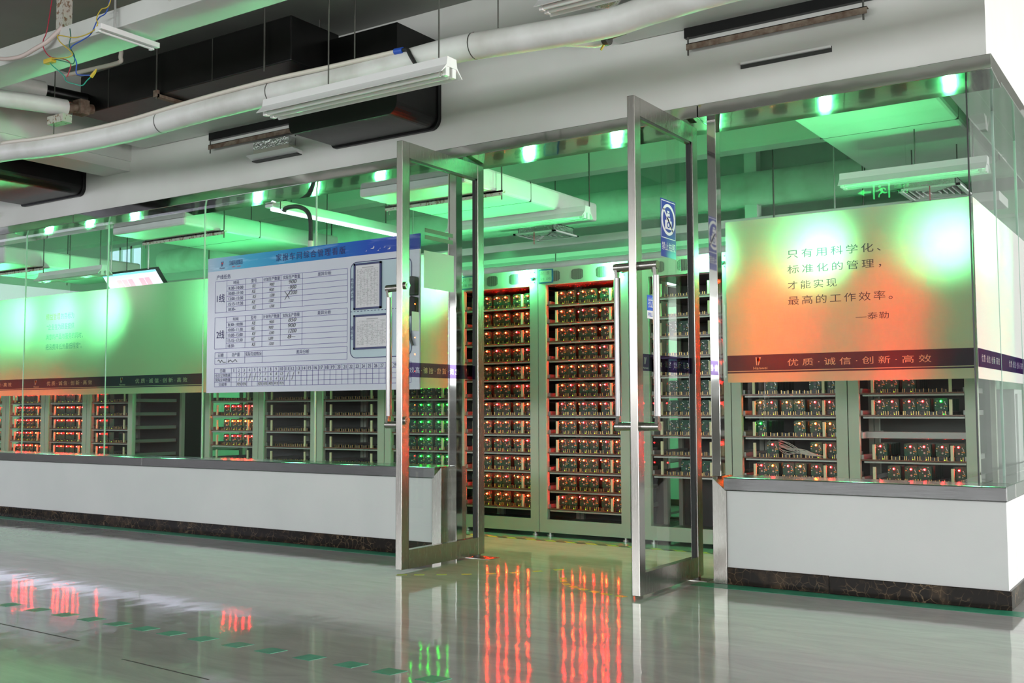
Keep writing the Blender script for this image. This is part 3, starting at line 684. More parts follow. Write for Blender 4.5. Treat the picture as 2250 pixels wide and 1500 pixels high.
# ------------------------------------------------------------------ floor tape
strip('floor_tape', (-13, -.078), (-3.245, -.078), .115, 'green_tape', 'green tape line along the long marble skirting', 'tape', group='green floor tape lines')
strip('floor_tape', (-1.47, -.078), (.6, -.078), .12, 'green_tape', 'green tape line along the right marble skirting', 'tape', group='green floor tape lines')
strip('hazard_tape', (-3.9, 1.03), (-.9, 1.03), .05, 'hazard', 'yellow and black tape along the cabinet feet', 'tape')
ORD = ['first', 'second', 'third', 'fourth', 'fifth', 'sixth', 'seventh', 'eighth', 'ninth', 'tenth', 'eleventh', 'twelfth', 'thirteenth', 'fourteenth', 'fifteenth', 'sixteenth']
gx = [-3.92, -3.69, -3.48, -3.29, -3.11, -2.93, -2.76, -2.57, -2.37, -2.19, -1.99, -1.79, -1.61, -1.42]
for i, x in enumerate(gx):
    mb = MB().prism([(x-.05, -2.37), (x+.035, -2.37), (x+.05, -2.295), (x-.035, -2.295)], 'z', .0002, .0012)
    one('floor_mark', mb, 'green_tape', 'green square on the floor, %s from the left of the dashed line' % ORD[i], 'floor mark', 'green squares in a dashed line')
ya = [(-2.94, -.66), (-2.86, -.61), (-2.76, -.54), (-2.65, -.46), (-2.55, -.37), (-2.46, -.27), (-2.38, -.16), (-2.31, -.05)]
yb = [(-2.13, -.30), (-2.08, -.38), (-2.02, -.45), (-1.95, -.50), (-1.87, -.54), (-1.79, -.57), (-1.71, -.595), (-1.62, -.61)]
for side, arr in (('left', ya), ('right', yb)):
    for i, (x, y) in enumerate(arr):
        q = arr[min(i+1, 7)]; p = arr[max(i-1, 0)]; a = math.atan2(q[1]-p[1], q[0]-p[0]); c, s = math.cos(a), math.sin(a)
        pts = [(x+c*u-s*v, y+s*u+c*v) for u, v in ((-.028, -.018), (.028, -.018), (.028, .018), (-.028, .018))]
        one('swing_mark', MB().prism(pts, 'z', .0002, .001), 'yellow_tape', 'yellow floor dash, %s along the swing arc of the %s door' % (ORD[i], side), 'floor mark', 'yellow door swing marks')

# ------------------------------------------------------------------ hall ceiling services
# flat white duct running along the hall
mb = MB().box(-13, 2.5, -1.66, -1.41, 3.0, 3.11)
t = thing('ceiling_trunking', (-5, -1.53, 3.0), 'wide white trunking running along the hall ceiling', 'trunking')
part('casing', mb, 'duct', t, bevel=.004)
rings = MB()
for k in range(8):
    x = -3.70+k*.055+(.03 if k > 3 else 0); ringuv(rings, x, 3.065, .012, .016, FY(-1.6615), 0, 14)
part('bolt_mark', rings, 'rustwhite', t, 'row of rusty ring marks', fix=False)
hg = MB().box(-4.90, -4.78, -1.55, -1.50, 3.36, 3.43).box(-4.875, -4.805, -1.56, -1.50, 3.11, 3.36)
one('hanger_bracket', hg, 'rustwhite', 'flaking painted bracket holding trunking to the ceiling', 'bracket')
# slim lamp batten under the trunking
t = thing('lamp_batten', (-4.13, -1.59, 2.955), 'slim white lamp batten hanging crosswise under the trunking', 'lamp')
part('body', MB().box(-4.145, -4.115, -1.78, -1.40, 2.955, 2.985), 'white', t, bevel=.003)
part('tube', MB().tube([(-4.16, -1.76, 2.957), (-4.16, -1.43, 2.957)], .010, 10).box(-4.175, -4.145, -1.775, -1.76, 2.945, 2.975).box(-4.175, -4.145, -1.43, -1.415, 2.945, 2.975), 'tube', t)
part('stem', MB().tube([(-4.13, -1.685, 2.985), (-4.13, -1.685, ZC)], .007, 8), 'rail', t)

def smooth(pts, n=5):
    P = [Vector(p) for p in pts]; out = []
    for i in range(len(P)-1):
        p0, p1, p2, p3 = P[max(i-1, 0)], P[i], P[i+1], P[min(i+2, len(P)-1)]
        for k in range(n):
            t = k/n; out.append(.5*((2*p1)+(p2-p0)*t+(2*p0-5*p1+4*p2-p3)*t*t+(3*p1-p0-3*p2+p3)*t**3))
    out.append(P[-1]); return out
def wire(pts, m, r, label, y=None, name='wire', cat='wire', grp='loose wires under the trunking'):
    return one(name, MB().tube(smooth(pts, 6), r, 7), m, label, cat, grp)
wire([(-5.19, -1.72, 3.01), (-5.09, -1.72, 2.99), (-4.95, -1.72, 2.98), (-4.81, -1.72, 3.0), (-4.73, -1.70, 3.03), (-4.67, -1.65, 3.115)], 'pvc', .013, 'pinkish grey hose curving over the white trunking', name='hose', cat='hose', grp=None)
wire([(-4.14, -1.69, 3.43), (-4.14, -1.72, 3.1), (-4.23, -1.72, 3.05), (-4.29, -1.72, 2.98), (-4.36, -1.72, 2.96), (-4.47, -1.72, 2.94), (-4.46, -1.72, 2.9), (-4.42, -1.72, 2.84), (-4.42, -1.72, 2.78), (-4.37, -1.72, 2.76), (-4.26, -1.72, 2.74)], 'w_blue', .0032, 'long blue wire dangling below the trunking')
wire([(-4.11, -1.7, 3.43), (-4.11, -1.73, 3.12), (-4.19, -1.73, 3.09), (-4.23, -1.73, 3.05), (-4.22, -1.73, 3.01), (-4.28, -1.73, 2.98), (-4.42, -1.73, 2.98), (-4.56, -1.73, 3.02), (-4.59, -1.73, 3.02), (-4.56, -1.73, 2.98), (-4.45, -1.73, 2.9), (-4.48, -1.73, 2.88), (-4.63, -1.73, 2.9)], 'w_yellow', .0032, 'looping yellow wire beside the lamp stem')
wire([(-4.52, -1.70, 3.06), (-4.48, -1.72, 3.0), (-4.49, -1.72, 2.95), (-4.44, -1.72, 2.88), (-4.45, -1.72, 2.84), (-4.51, -1.72, 2.86), (-4.57, -1.72, 2.88), (-4.63, -1.72, 2.9)], 'w_green', .003, 'dark green wire hanging over the trunking')
wire([(-4.69, -1.72, 2.9), (-4.64, -1.72, 2.86), (-4.54, -1.72, 2.79), (-4.51, -1.72, 2.75), (-4.43, -1.72, 2.72), (-4.36, -1.72, 2.7), (-4.32, -1.72, 2.72), (-4.27, -1.72, 2.74)], 'w_teal', .003, 'teal wire ending in a yellow connector')
wire([(-4.70, -1.68, 3.43), (-4.72, -1.71, 3.11), (-4.76, -1.71, 3.04), (-4.76, -1.71, 3.0), (-4.72, -1.71, 2.95), (-4.67, -1.71, 2.92), (-4.56, -1.71, 2.89), (-4.5, -1.71, 2.86), (-4.49, -1.71, 2.83), (-4.52, -1.71, 2.78)], 'w_red', .003, 'red wire hanging down in front of the trunking')
one('wire_connector', MB().box(-4.72, -4.64, -1.735, -1.70, 2.885, 2.912), 'w_yellow', 'yellow connector bundle where the loose wires meet', 'connector', 'yellow wire connectors', bevel=.006)
one('wire_connector', MB().tube([(-4.28, -1.72, 2.735), (-4.25, -1.72, 2.755), (-4.235, -1.72, 2.77)], [.010, .008, .003], 8), 'w_yellow', 'small yellow connector at the end of the blue wire', 'connector', 'yellow wire connectors')

# black air handling unit
t = thing('air_handler', (-4.78, -.53, 3.0), 'long black insulated air unit hung under the ceiling', 'air unit')
part('casing', MB().box(-5.85, -3.75, -.74, -.32, 3.0, 3.28), 'black', t, bevel=.008)
sm_ = MB()
for x in (-5.52, -4.45): sm_.box(x-.003, x+.003, -.7425, -.74, 3.0, 3.275)
part('seam', sm_, 'rod', t)
part('support_angle', MB().box(-4.99, -4.95, -.77, -.28, 2.975, 2.995).box(-4.99, -4.95, -.775, -.755, 2.975, 3.02), 'rust', t)
for x, y in ((-4.97, -.765), (-3.95, -.765), (-4.97, -.29), (-3.95, -.29)): part('hanger_rod', MB().tube([(x, y, 2.96), (x, y, ZC)], .006, 8), 'rod', t)
# black ducts through the bulkhead
def wall_duct(x0, x1, zb, yf, label):
    t = thing('wall_duct', ((x0+x1)/2, yf/2, zb), label, 'duct', 'black ducts through the bulkhead')
    r = .07; pts = [(x0, zb+.55)]
    for k in range(7): a = math.radians(180+15*k); pts.append((x0+r*.6+r*.6*math.cos(a), zb+r+r*math.sin(a)))
    for k in range(7): a = math.radians(270+15*k); pts.append((x1-r+r*math.cos(a), zb+r+r*math.sin(a)))
    pts.append((x1, zb+.55))
    part('casing', MB().prism(pts, 'y', yf, .002), 'black', t)
    ins = [(x0-.012, zb+.40)]+[(p[0]+(-.012 if p[0] < (x0+x1)/2 else .012), p[1]-.012) for p in pts[1:-1]]+[(x1+.012, zb+.40)]
    part('wall_seal', MB().prism(ins, 'y', -.028, .001), 'black', t, bevel=.003)
    return t
wall_duct(-4.09, -3.19, 2.665, -.42, 'black duct entering the bulkhead above the left glass door')
wall_duct(-7.74, -6.86, 2.675, -.86, 'black duct entering the bulkhead at the left edge')
# white insulated main pipe along the hall, with conduit, tape and ties
pz = [(-9.5, 2.80), (-7.6, 2.775), (-6.40, 2.752), (-5.84, 2.712), (-5.33, 2.69), (-4.85, 2.686), (-4.41, 2.70), (-4.0, 2.708), (-3.62, 2.708), (-3.20, 2.70), (-2.77, 2.70), (-2.32, 2.708), (-1.91, 2.683), (-1.465, 2.66), (-1.19, 2.68), (-.6, 2.70), (1.6, 2.71)]
t = thing('insulated_pipe', (-4, -1.0, 2.62), 'thick white wrapped pipe sagging along the hall', 'pipe')
main = smooth([(x, -1.0, z) for x, z in pz], 8)
part('wrap', MB().tube(main, .066, 20), 'pipe', t)
rg = MB()
for x, z in ((-2.20, 2.704), (-3.62, 2.708), (-4.6, 2.692)): rg.tube([(x-.002, -1.0, z), (x+.004, -1.0, z)], .0675, 20, 0, False)
part('tie_wire', rg, 'rod', t)
one('conduit_pipe', MB().tube(smooth([(-9.5, -1.055, 2.85), (-7.6, -1.055, 2.825), (-6.40, -1.055, 2.80), (-5.84, -1.055, 2.763), (-5.33, -1.055, 2.74), (-4.85, -1.055, 2.737), (-4.41, -1.055, 2.752), (-4.0, -1.055, 2.762), (-3.54, -1.055, 2.765), (-3.19, -1.055, 2.757), (-2.64, -1.055, 2.748)], 6), .013, 10), 'conduit', 'thin cream conduit lying along the white wrapped pipe', 'pipe')
t = thing('hose_elbow', (-2.6, -1.06, 2.6), 'black hose with blue tape at the conduit end', 'hose')
part('sleeve', MB().tube(smooth([(-2.63, -1.055, 2.748), (-2.585, -1.06, 2.742), (-2.55, -1.075, 2.70), (-2.51, -1.082, 2.64), (-2.50, -1.10, 2.59)], 5), .011, 10), 'blackmatte', t)
part('tape', MB().tube([(-2.67, -1.055, 2.75), (-2.615, -1.057, 2.747)], .0165, 12), 'w_blue', t, 'blue tape')
for x, zt in ((-5.75, 2.77), (-3.0, 2.77), (-2.06, 2.76)):
    one('pipe_hanger', MB().tube([(x, -1.0, zt-.03), (x, -1.0, ZC)], .004, 7), 'rod', {-5.75: 'thin rod beside the far left pipes', -3.0: 'thin rod in front of black air unit end', -2.06: 'thin rod above the middle of the white pipe'}[x], 'rod', 'thin pipe hanger rods')

# big twin-tube luminaire
def luminaire(x0, x1, y, z, label, group='twin tube luminaires', rods=True, dark=False, zt=ZC):
    t = thing('luminaire', ((x0+x1)/2, y, z), label, 'lamp', group)
    prof = [(y-.035, z+.085), (y+.035, z+.085), (y+.042, z+.045), (y+.085, z+.0), (y+.082, z-.002), (y+.038, z+.036), (y-.038, z+.036), (y-.082, z-.002), (y-.085, z+.0), (y-.042, z+.045)]
    part('housing', MB().prism(prof, 'x', x0, x1), 'blackmatte' if dark else 'white', t)
    for s in (-1, 1):
        part('tube', MB().tube([(x0+.03, y+s*.026, z+.008), (x1-.05, y+s*.026, z+.008)], .013, 12), 'tube', t)
    h = MB()
    for xx in (x0+.004, x1-.03):
        for s in (-1, 1): h.box(xx, xx+.025, y+s*.026-.015, y+s*.026+.015, z-.008, z+.04)
    part('tube_holder', h, 'white', t, bevel=.004)
    if rods:
        for xx in (x0+.45, x1-.08): part('hanger_rod', MB().tube([(xx, y, z+.085), (xx, y, zt)], .004, 7), 'rod', t)
    return t
luminaire(-3.46, -2.20, -1.19, 2.505, 'white twin tube luminaire hanging in front of the black duct')
luminaire(-2.03, -.67, -.64, 2.955, 'dark edged luminaire cut by the top edge of the picture', rods=True)
# flexible foil duct above the pipe
fx = MB(); pts = smooth([(-1.98, -.46, 3.40), (-1.92, -.44, 3.16), (-1.82, -.42, 3.05), (-1.70, -.42, 3.08), (-1.56, -.42, 3.42)], 10)
fx.tube(pts, [.05+.005*(i % 2) for i in range(len(pts))], 16); one('foil_hose', fx, 'foil', 'ribbed foil air hose above the white pipe', 'hose')
# white ducts ending at the bulkhead, black gap and rusty angle iron
def stub(x0, x1, label, lab2, grp, z=2.95, xd0=None, xd1=None, yd=-.48):
    t = thing('supply_duct', ((x0+x1)/2, -.3, z), label, 'duct', 'white ducts entering the bulkhead')
    part('casing', MB().box(xd0, xd1, yd, -.002, z, z+.22), 'duct', t, bevel=.01)
    part('black_collar', MB().box(x0-.02, x1+.04, -.03, -.001, z-.055, z+.005), 'black', t, 'black insulation collar at the wall')
    a = thing('angle_iron', ((x0+x1)/2, -.04, z-.115), lab2, 'bracket', 'rusty angle irons on the bulkhead')
    part('bar', MB().box(x0, x1, -.05, -.046, z-.13, z-.095).box(x0, x1, -.05, -.012, z-.099, z-.095), 'rust', a)
    for xx in (x0+.005, x1-.02): part('threaded_rod', MB().tube([(xx, -.035, z-.155), (xx, -.035, z-.056)], .005, 7).tube([(xx, -.035, z-.108), (xx, -.035, z-.098)], .011, 6), 'rod', a)
stub(-1.49, -.54, 'white duct underside meeting the bulkhead at upper right', 'rusty angle iron on the bulkhead above the right header', 0, 2.945, -1.92, -.45, -.30)
stub(-5.30, -4.40, 'white duct underside meeting the bulkhead behind the luminaire', 'rusty angle iron on the bulkhead left of the black duct', 1, 2.945, -6.10, -4.35, -.30)
# cross beam
struct('trim_17', MB().box(-6.60, -6.28, YF, -.0005, 2.79, 2.868).box(-6.60, -6.265, YF, -.0005, 2.868, ZC), 'upper', 'white concrete cross beam meeting the bulkhead at left', 'beam')
# wall slot and vent
t = thing('slot_vent', (-.965, -.01, 2.67), 'narrow slot vent let into the upper right bulkhead', 'vent')
part('slot', MB().box(-1.204, -.727, -.004, .02, 2.672, 2.702), 'cabdark', t)
part('flap', MB().box(-1.20, -.73, -.018, -.004, 2.692, 2.703), 'white', t)
t = thing('foil_vent', (-4.62, -.05, 2.665), 'square foil vent stub with dark tray on the bulkhead', 'vent')
part('foil_stub', MB().box(-4.80, -4.45, -.07, -.001, 2.735, 2.79), 'foil', t)
part('collar', MB().box(-4.80, -4.45, -.068, -.001, 2.705, 2.735), 'conduit', t)
part('tray', MB().prism([(-.10, 2.697), (-.001, 2.69), (-.001, 2.665), (-.02, 2.665)], 'x', -4.845, -4.385), 'white', t)
part('tray_slot', MB().box(-4.835, -4.39, -.05, -.003, 2.66, 2.668), 'cabdark', t)
t = thing('slot_vent', (-8.3, -.03, 2.62), 'small dark vent on the bulkhead at the left edge', 'vent')
part('slot', MB().box(-8.55, -8.12, -.05, -.001, 2.615, 2.645), 'cabdark', t); part('flap', MB().box(-8.55, -8.12, -.06, -.001, 2.645, 2.655), 'white', t)
# hanging pipe end with clamp
t = thing('pipe_stub', (-1.7, -.62, 2.72), 'short white pipe end with hose clamp below the main pipe', 'pipe')
part('stub', MB().tube([(-2.02, -.95, 2.74), (-1.84, -.68, 2.765), (-1.74, -.60, 2.765), (-1.69, -.60, 2.765)], [.03, .042, .045, .045], 16), 'white', t)
part('clamp', MB().tube([(-1.69, -.60, 2.765), (-1.665, -.60, 2.767)], .047, 16).tube([(-1.665, -.60, 2.767), (-1.57, -.60, 2.775)], .022, 12), 'rod', t)
part('wire_end', MB().tube([(-1.685, -.61, 2.72), (-1.70, -.615, 2.695)], .006, 6), 'w_yellow', t, 'yellow wire ends')
# insulated branch pipes and valve at the left end of the air unit
t = thing('branch_pipe', (-6.0, -1.2, 2.95), 'white wrapped branch pipe, lower of two at the left edge', 'pipe', 'branch pipes at the air unit')
part('wrap', MB().tube(smooth([(-6.05, -1.75, 2.985), (-5.87, -1.36, 2.98), (-5.76, -1.12, 2.98), (-5.72, -.93, 2.985)], 5), .058, 16), 'pipe', t)
part('valve', MB().tube([(-5.72, -.93, 2.985), (-5.70, -.74, 3.02)], .035, 12).box(-5.75, -5.66, -.86, -.79, 2.96, 3.06), 'rust', t, 'rusty black valve')
t = thing('branch_pipe', (-6.0, -1.2, 3.08), 'white wrapped branch pipe, upper of two at the left edge', 'pipe', 'branch pipes at the air unit')
part('wrap', MB().tube([(-6.15, -1.6, 3.12), (-5.88, -1.18, 3.11), (-5.84, -1.02, 3.105)], .062, 16), 'pipe', t)
part('valve', MB().tube([(-5.84, -1.02, 3.105), (-5.78, -.74, 3.10)], .045, 12), 'black', t)
one('conduit_elbow', MB().tube(smooth([(-5.13, -1.41, 3.10), (-5.10, -1.2, 3.22), (-5.09, -.98, 3.27), (-5.06, -.98, 3.20), (-5.08, -.98, 3.17), (-5.35, -.98, 3.178), (-5.67, -.98, 3.19)], 5), .014, 10), 'conduit', 'bent cream conduit between trunking and the black air unit', 'pipe')
one('support_block', MB().box(-5.80, -5.62, -1.02, -.95, 2.86, 2.915), 'rustwhite', 'flaking support block under the branch pipes', 'bracket')

# exit sign hung in the hall facing the glazing (seen as a reflection)
t = thing('exit_sign', (-1.56, -4.0, 2.70), 'lit green exit sign hanging in the hall, reflected in the right pane', 'sign')
part('plate', MB().box(-1.80, -1.30, -4.025, -4.002, 2.71, 2.88), 'exitbody', t, bevel=.004)
fe = lambda u, v: (-1.56-u, -3.998, 2.795+v)
g = MB()
text(g, '安全出口', -.235, .008, .034, fe, .12); text(g, 'EXIT', -.225, -.042, .032, fe, .09)
rectuv(g, -.075, -.06, -.07, .07, fe); rectuv(g, .055, .07, -.07, .07, fe); rectuv(g, -.075, .07, .057, .072, fe)
ringuv(g, .012, .038, 0, .012, fe, 0, 12)
lineuv(g, [(.006, .02), (-.01, -.012)], .022, fe); lineuv(g, [(-.01, -.01), (-.03, -.022), (-.05, -.018)], .011, fe); lineuv(g, [(-.008, -.012), (.016, -.03), (.022, -.055)], .011, fe)
lineuv(g, [(.006, .018), (-.025, .022), (-.04, .004)], .009, fe); lineuv(g, [(.008, .016), (.028, .0), (.046, .004)], .009, fe)
lineuv(g, [(.085, 0), (.17, 0)], .018, fe); g.add([fe(.145, .03), fe(.145, -.03), fe(.205, 0)], [(0, 1, 2)]); 
part('lit_symbols', g, 'exit', t, 'glowing running figure, arrow and lettering', fix=False)
for x in (-1.75, -1.35): part('hanger_rod', MB().tube([(x, -4.013, 2.88), (x, -4.013, ZC)], .004, 6), 'rod', t)

# ------------------------------------------------------------------ test cabinets
CY, CD = 1.22, .62
SZ = [.20+.1317*k for k in range(12)]
def make_cabinet(x0, wd, label, shelves, group='test cabinets in a row', lamp=True, back=True, y=CY):
    t = thing('test_cabinet', (x0+wd/2, y+CD/2, 0), label, 'cabinet', group)
    x1 = x0+wd-.004; b = MB(); sw = .062
    b.box(x0, x0+sw, y, y+.04, .03, 1.91); b.box(x1-sw-.006, x1, y, y+.04, .03, 1.91)
    b.box(x0+sw, x1-sw-.006, y, y+.03, 1.79, 1.91); b.box(x0+sw, x1-sw-.006, y, y+.03, .03, .122)
    b.box(x0, x0+.03, y+CD-.04, y+CD, .03, 1.91); b.box(x1-.03, x1, y+CD-.04, y+CD, .03, 1.91)
    part('top_board', MB().box(x0+sw, x1-sw-.006, y+.032, y+CD-.045, 1.782, 1.79), 'shelf', t)
    b.box(x0, x1, y+.03, y+CD, 1.895, 1.91); b.box(x0, x1, y+.03, y+CD, .05, .07)
    part('frame', b, 'cab', t)
    if back: part('back_panel', MB().box(x0+.03, x1-.03, y+CD-.012, y+CD-.004, .07, 1.895), 'cabback', t)
    for xx in (x0+.06, x1-.06):
        for yy in (y+.05, y+CD-.06): part('foot', MB().tube([(xx, yy, 0), (xx, yy, .012)], .022, 12).tube([(xx, yy, .012), (xx, yy, .04)], .012, 10), 'rail', t)
    for cx in (.135, .325, .525):
        if cx > wd-.16: continue
        v = MB()
        for k in range(-6, 7):
            hh = .038*math.sqrt(max(.05, 1-(k/7.2)**4)); v.box(x0+cx+k*.0075-.0018, x0+cx+k*.0075+.0018, y-.0012, y+.001, 1.85-hh, 1.85+hh)
        part('vent_grille', v, 'cabdark', t)
    if lamp:
        part('signal_lamp', MB().box(x0+wd-.135, x0+wd-.092, y-.045, y, 1.806, 1.898), 'lamp', t, 'glowing green signal lamp')
        sw_ = MB().box(x0+wd-.065, x0+wd-.03, y-.012, y, 1.842, 1.85).box(x0+wd-.055, x0+wd-.04, y-.012, y, 1.828, 1.842)
        for dx in (-.062, -.032):
            for zz in (1.815, 1.885): sw_.box(x0+wd+dx-.003, x0+wd+dx+.003, y-.003, y, zz-.003, zz+.003)
        part('switch', sw_, 'w_green', t)
    a, c = x0+sw+.004, x1-sw-.01
    for k in shelves:
        z = SZ[k]
        sh = part('shelf', MB().box(a, c, y+.012, y+CD-.04, z-.008, z), 'shelf', t)
        st = MB().box(a+.02, c, y+.007, y+.012, z-.021, z-.011); st.box(a-.002, a+.012, y+.03, y+CD-.05, z-.004, z+.026).box(c-.010, c+.004, y+.03, y+CD-.05, z-.004, z+.026)
        part('front_rail', st, 'raildark', sh, 'grey metal front strip and side runners')
        for px in (a+.075, c-.075):
            part('post', MB().box(px-.008, px+.008, y+.014, y+.026, z, z+.088), 'cream', sh)
        so = MB()
        for i in range(6):
            bx = a+.12+i*(c-a-.18)/5.6
            for j in range(3): so.box(bx-.028, bx+.028, y+.05+j*.14, y+.075+j*.14, z, z+.018)
            so.box(bx-.024, bx-.021, y+.045, y+.049, z, z+.022, 1).box(bx+.02, bx+.023, y+.045, y+.049, z, z+.022, 1).box(bx-.002, bx+.001, y+.045, y+.049, z, z+.016, 1)
        part('socket_row', so, ['chip', 'gold'], sh)
    return t, a, c
ALL = list(range(12)); LOW = [0, 1, 2, 3, 4, 5, 6, 7, 8, 9, 10, 11]
CAB = [
 ('A', -10.70, .716, 'grey test cabinet cut off by the left picture edge', ALL),
 ('B', -9.982, .713, 'grey test cabinet with red lights, first whole one at far left', ALL),
 ('C', -9.267, .708, 'grey test cabinet with red lights, second whole one at far left', ALL),
 ('D', -8.557, .722, 'grey test cabinet with few red lights left of the aisle gap', ALL),
 ('E', -6.80, .692, 'grey test cabinet below left end of planning board', ALL),
 ('F', -6.107, .690, 'grey test cabinet with nearly empty shelves, second under the board', ALL),
 ('G', -5.415, .734, 'grey test cabinet with empty shelves, third under the board', ALL),
 ('H', -4.679, .714, 'grey test cabinet with green lights beside the left door', ALL),
 ('I', -3.964, .728, 'grey test cabinet in the doorway, left of the pair', ALL),
 ('J', -3.235, .728, 'grey test cabinet in the doorway, right of the pair', ALL),
 ('K', -2.42, .641, 'grey test cabinet seen through the right glass door', [2, 3, 4, 5, 6, 7, 8, 9, 10, 11]),
 ('L', -1.777, .735, 'grey test cabinet behind the right pane, left one', ALL),
 ('M', -1.04, .728, 'grey test cabinet behind the right pane beside the corner', [0, 1, 2, 3, 5, 6, 7, 8, 9, 10, 11]),
]
SPAN = {}
for key, x0, wd, lab, sh in CAB:
    t, a, c = make_cabinet(x0, wd, lab, sh, back=True); SPAN[key] = (a, c)
REAR = ['rear row cabinet turned to the back wall, %s from the left' % o for o in ('first', 'second', 'third', 'fourth', 'fifth', 'sixth', 'seventh', 'eighth')]
rt, _a, _c = make_cabinet(-12.0, .72, REAR[0], [2, 5, 8], 'rear row of cabinets', y=2.6)  # row turned round, its lamps added to throw green on the back wall
rt.rotation_euler.z = math.pi
for i in range(1, 8):
    r2 = copy_tree(rt); r2.location.x += i*1.40; r2['label'] = REAR[i]

cm = t
a, c = SPAN['M']; one('tray_rail', MB().box(a, c, CY+.10, CY+.13, SZ[4]-.01, SZ[4]+.032).box(a-.002, a+.012, CY+.03, CY+.5, SZ[4]-.01, SZ[4]+.03), 'raildark', 'grey empty tray rail in the corner cabinet', 'rail', bevel=.003)
t = thing('storage_cabinet', (-.55, 2.75, 0), 'white low storage cabinet behind the side panes', 'cabinet')  # added white box imitates a pale reflection in the side glass
part('body', MB().box(-.95, -.30, 2.45, 3.15, .05, 1.02).box(-.92, -.33, 2.48, 3.12, 0, .05), 'white', t, bevel=.005)
for yy in (2.46, 2.81): part('door', MB().box(-.30, -.285, yy, yy+.33, .08, .99), 'white', t, bevel=.003)

# notice cards clipped to the doorway cabinets
for x0, lab in ((-3.225, 'blue edged notice card on the right doorway cabinet'), (-3.915, 'blue edged notice card on the left doorway cabinet')):
    t = thing('notice_card', (x0+.06, CY-.01, 1.8), lab, 'card', 'notice cards on the cabinets')
    part('border', MB().box(x0, x0+.118, CY-.010, CY-.002, 1.802, 1.902), 'cardblue', t)
    part('sheet', MB().box(x0+.008, x0+.110, CY-.012, CY-.009, 1.810, 1.894), 'card', t)
    s = MB(); ff = FY(CY-.0125)
    text(s, '2-1', x0+.016, 1.865, .02, ff, .024, shear=.2); text(s, '良', x0+.07, 1.862, .024, ff, .024)
    text(s, '设备', x0+.016, 1.822, .022, ff, .036); text(s, '20档', x0+.064, 1.824, .02, ff, .038)
    part('handwriting', s, 'pen', t, fix=False)

# ------------------------------------------------------------------ circuit boards
def rr(w, z0, z1, r, n=4):
    pts = []
    for cx, cz, a0 in ((w-r, z1-r, 0), (-w+r, z1-r, 90), (-w+r, z0+r, 180), (w-r, z0+r, 270)):
        for k in range(n): a = math.radians(a0+90*k/(n-1)); pts.append((cx+r*math.cos(a), cz+r*math.sin(a)))
    return pts
def board_mesh(seed):
    rnd = random.Random(seed); b = MB()
    b.prism(rr(.037, .020, .097, .012), 'y', 0, .002, 0)
    b.tube([(0, -.002, .060), (0, .001, .060)], .010, 10, 1)
    b.tube([(0, -.003, .042), (0, .001, .042)], .0055, 10, 3)
    for x, z in ((.020, .074), (.023, .066), (.017, .038), (-.022, .080), (.026, .058)): b.box(x-.0025, x+.0025, -.003, 0, z-.0025, z+.0025, 2)
    for x, z in ((.019, .050), (.028, .049), (-.03, .07)): b.tube([(x, -.004, z), (x, 0, z)], .004, 8, 4)
    for k in range(8):
        x, z = rnd.uniform(-.032, .03), rnd.uniform(.026, .092)
        if abs(x) > .012: b.box(x-.003, x+.003, -.002, 0, z-.002, z+.002, rnd.choice((1, 1, 2)))
    b.box(-.014, .014, -.004, 0, .020, .030, 1)
    return b
BASE = {}
def make_board(led, seed):
    root = bpy.data.objects.new('circuit_board', None); COL.objects.link(root); root.empty_display_size = .02
    part('board', board_mesh(seed), ['pcb', 'chip', 'silver', 'sensor', 'tan'], root)
    part('socket', MB().box(-.031, .031, -.003, .03, .002, .019, 0).box(-.026, -.023, -.006, -.003, 0, .022, 1).box(.021, .024, -.006, -.003, 0, .022, 1).box(.008, .010, -.006, -.003, 0, .018, 1), ['chip', 'gold'], root)
    if led:
        part('indicator_light', MB().sphere((0, -.005, .0785), .0075, 0, 8, 5).sphere((0, -.0125, .0785), .0042, 1, 6, 4), [led, led+'c'], root, 'glowing indicator')
        if led != 'ledgreen': part('status_light', MB().sphere((.014, -.012, .004), .0026, 0, 6, 4), 'ledyel', root)
        else: part('status_light', MB().box(.012, .017, -.012, -.007, .001, .006), 'ledgreen', root)
    return root
LEDN = {'led': 'orange', 'ledred': 'red', 'ledamber': 'amber', 'ledgreen': 'green', None: 'no'}
PROTO = {}
NB = [0]
def put_board(led, seed, x, z, label, y=CY+.045):
    k = (led, seed)
    if k not in PROTO: PROTO[k] = make_board(led, seed); o = PROTO[k]; KIDS_OF(o)
    else: o = copy_tree(PROTO[k])
    o.location = (x, y, z); tag(o, label, 'circuit board', 'circuit boards on the cabinet shelves'); NB[0] += 1
FR = [.185, .31, .475, .605, .775, .925]
CW = {'I': 'left doorway cabinet', 'J': 'right doorway cabinet', 'K': 'cabinet behind right door', 'L': 'left quote-pane cabinet', 'M': 'corner cabinet', 'E': 'cabinet below board end', 'H': 'cabinet beside left door', 'B': 'far left cabinet'}
stuff = MB()
SM = ['pcbdark', 'chip', 'led', 'ledred', 'ledamber', 'ledgreen', 'ledyel', 'pcb', 'silver', 'ledc', 'ledredc', 'ledamberc', 'ledgreenc']
def fin(x, y, z, led=None, w=.036, front=False, core=False):
    stuff.box(x-w, x+w, y, y+.002, z+.02, z+.095, 7 if front else 0); stuff.box(x-.03, x+.03, y-.002, y+.025, z+.002, z+.018, 1)
    if led is not None:
        stuff.sphere((x, y-.005, z+.0785), .0075, led, 8, 5)
        if front or core: stuff.sphere((x, y-.0125, z+.0785), .0042, led+7, 6, 4)
    if front: stuff.sphere((x+.014, y-.012, z+.004), .0026, 6, 6, 4)
def xs(key): a, c = SPAN[key]; return [a+f*(c-a) for f in FR]
def lab(led, i, k, key): return 'green circuit board with %s light, %s from left, %s shelf up, %s' % (LEDN[led], ORD[i], ORD[k], CW[key])
rnd = random.Random(3)
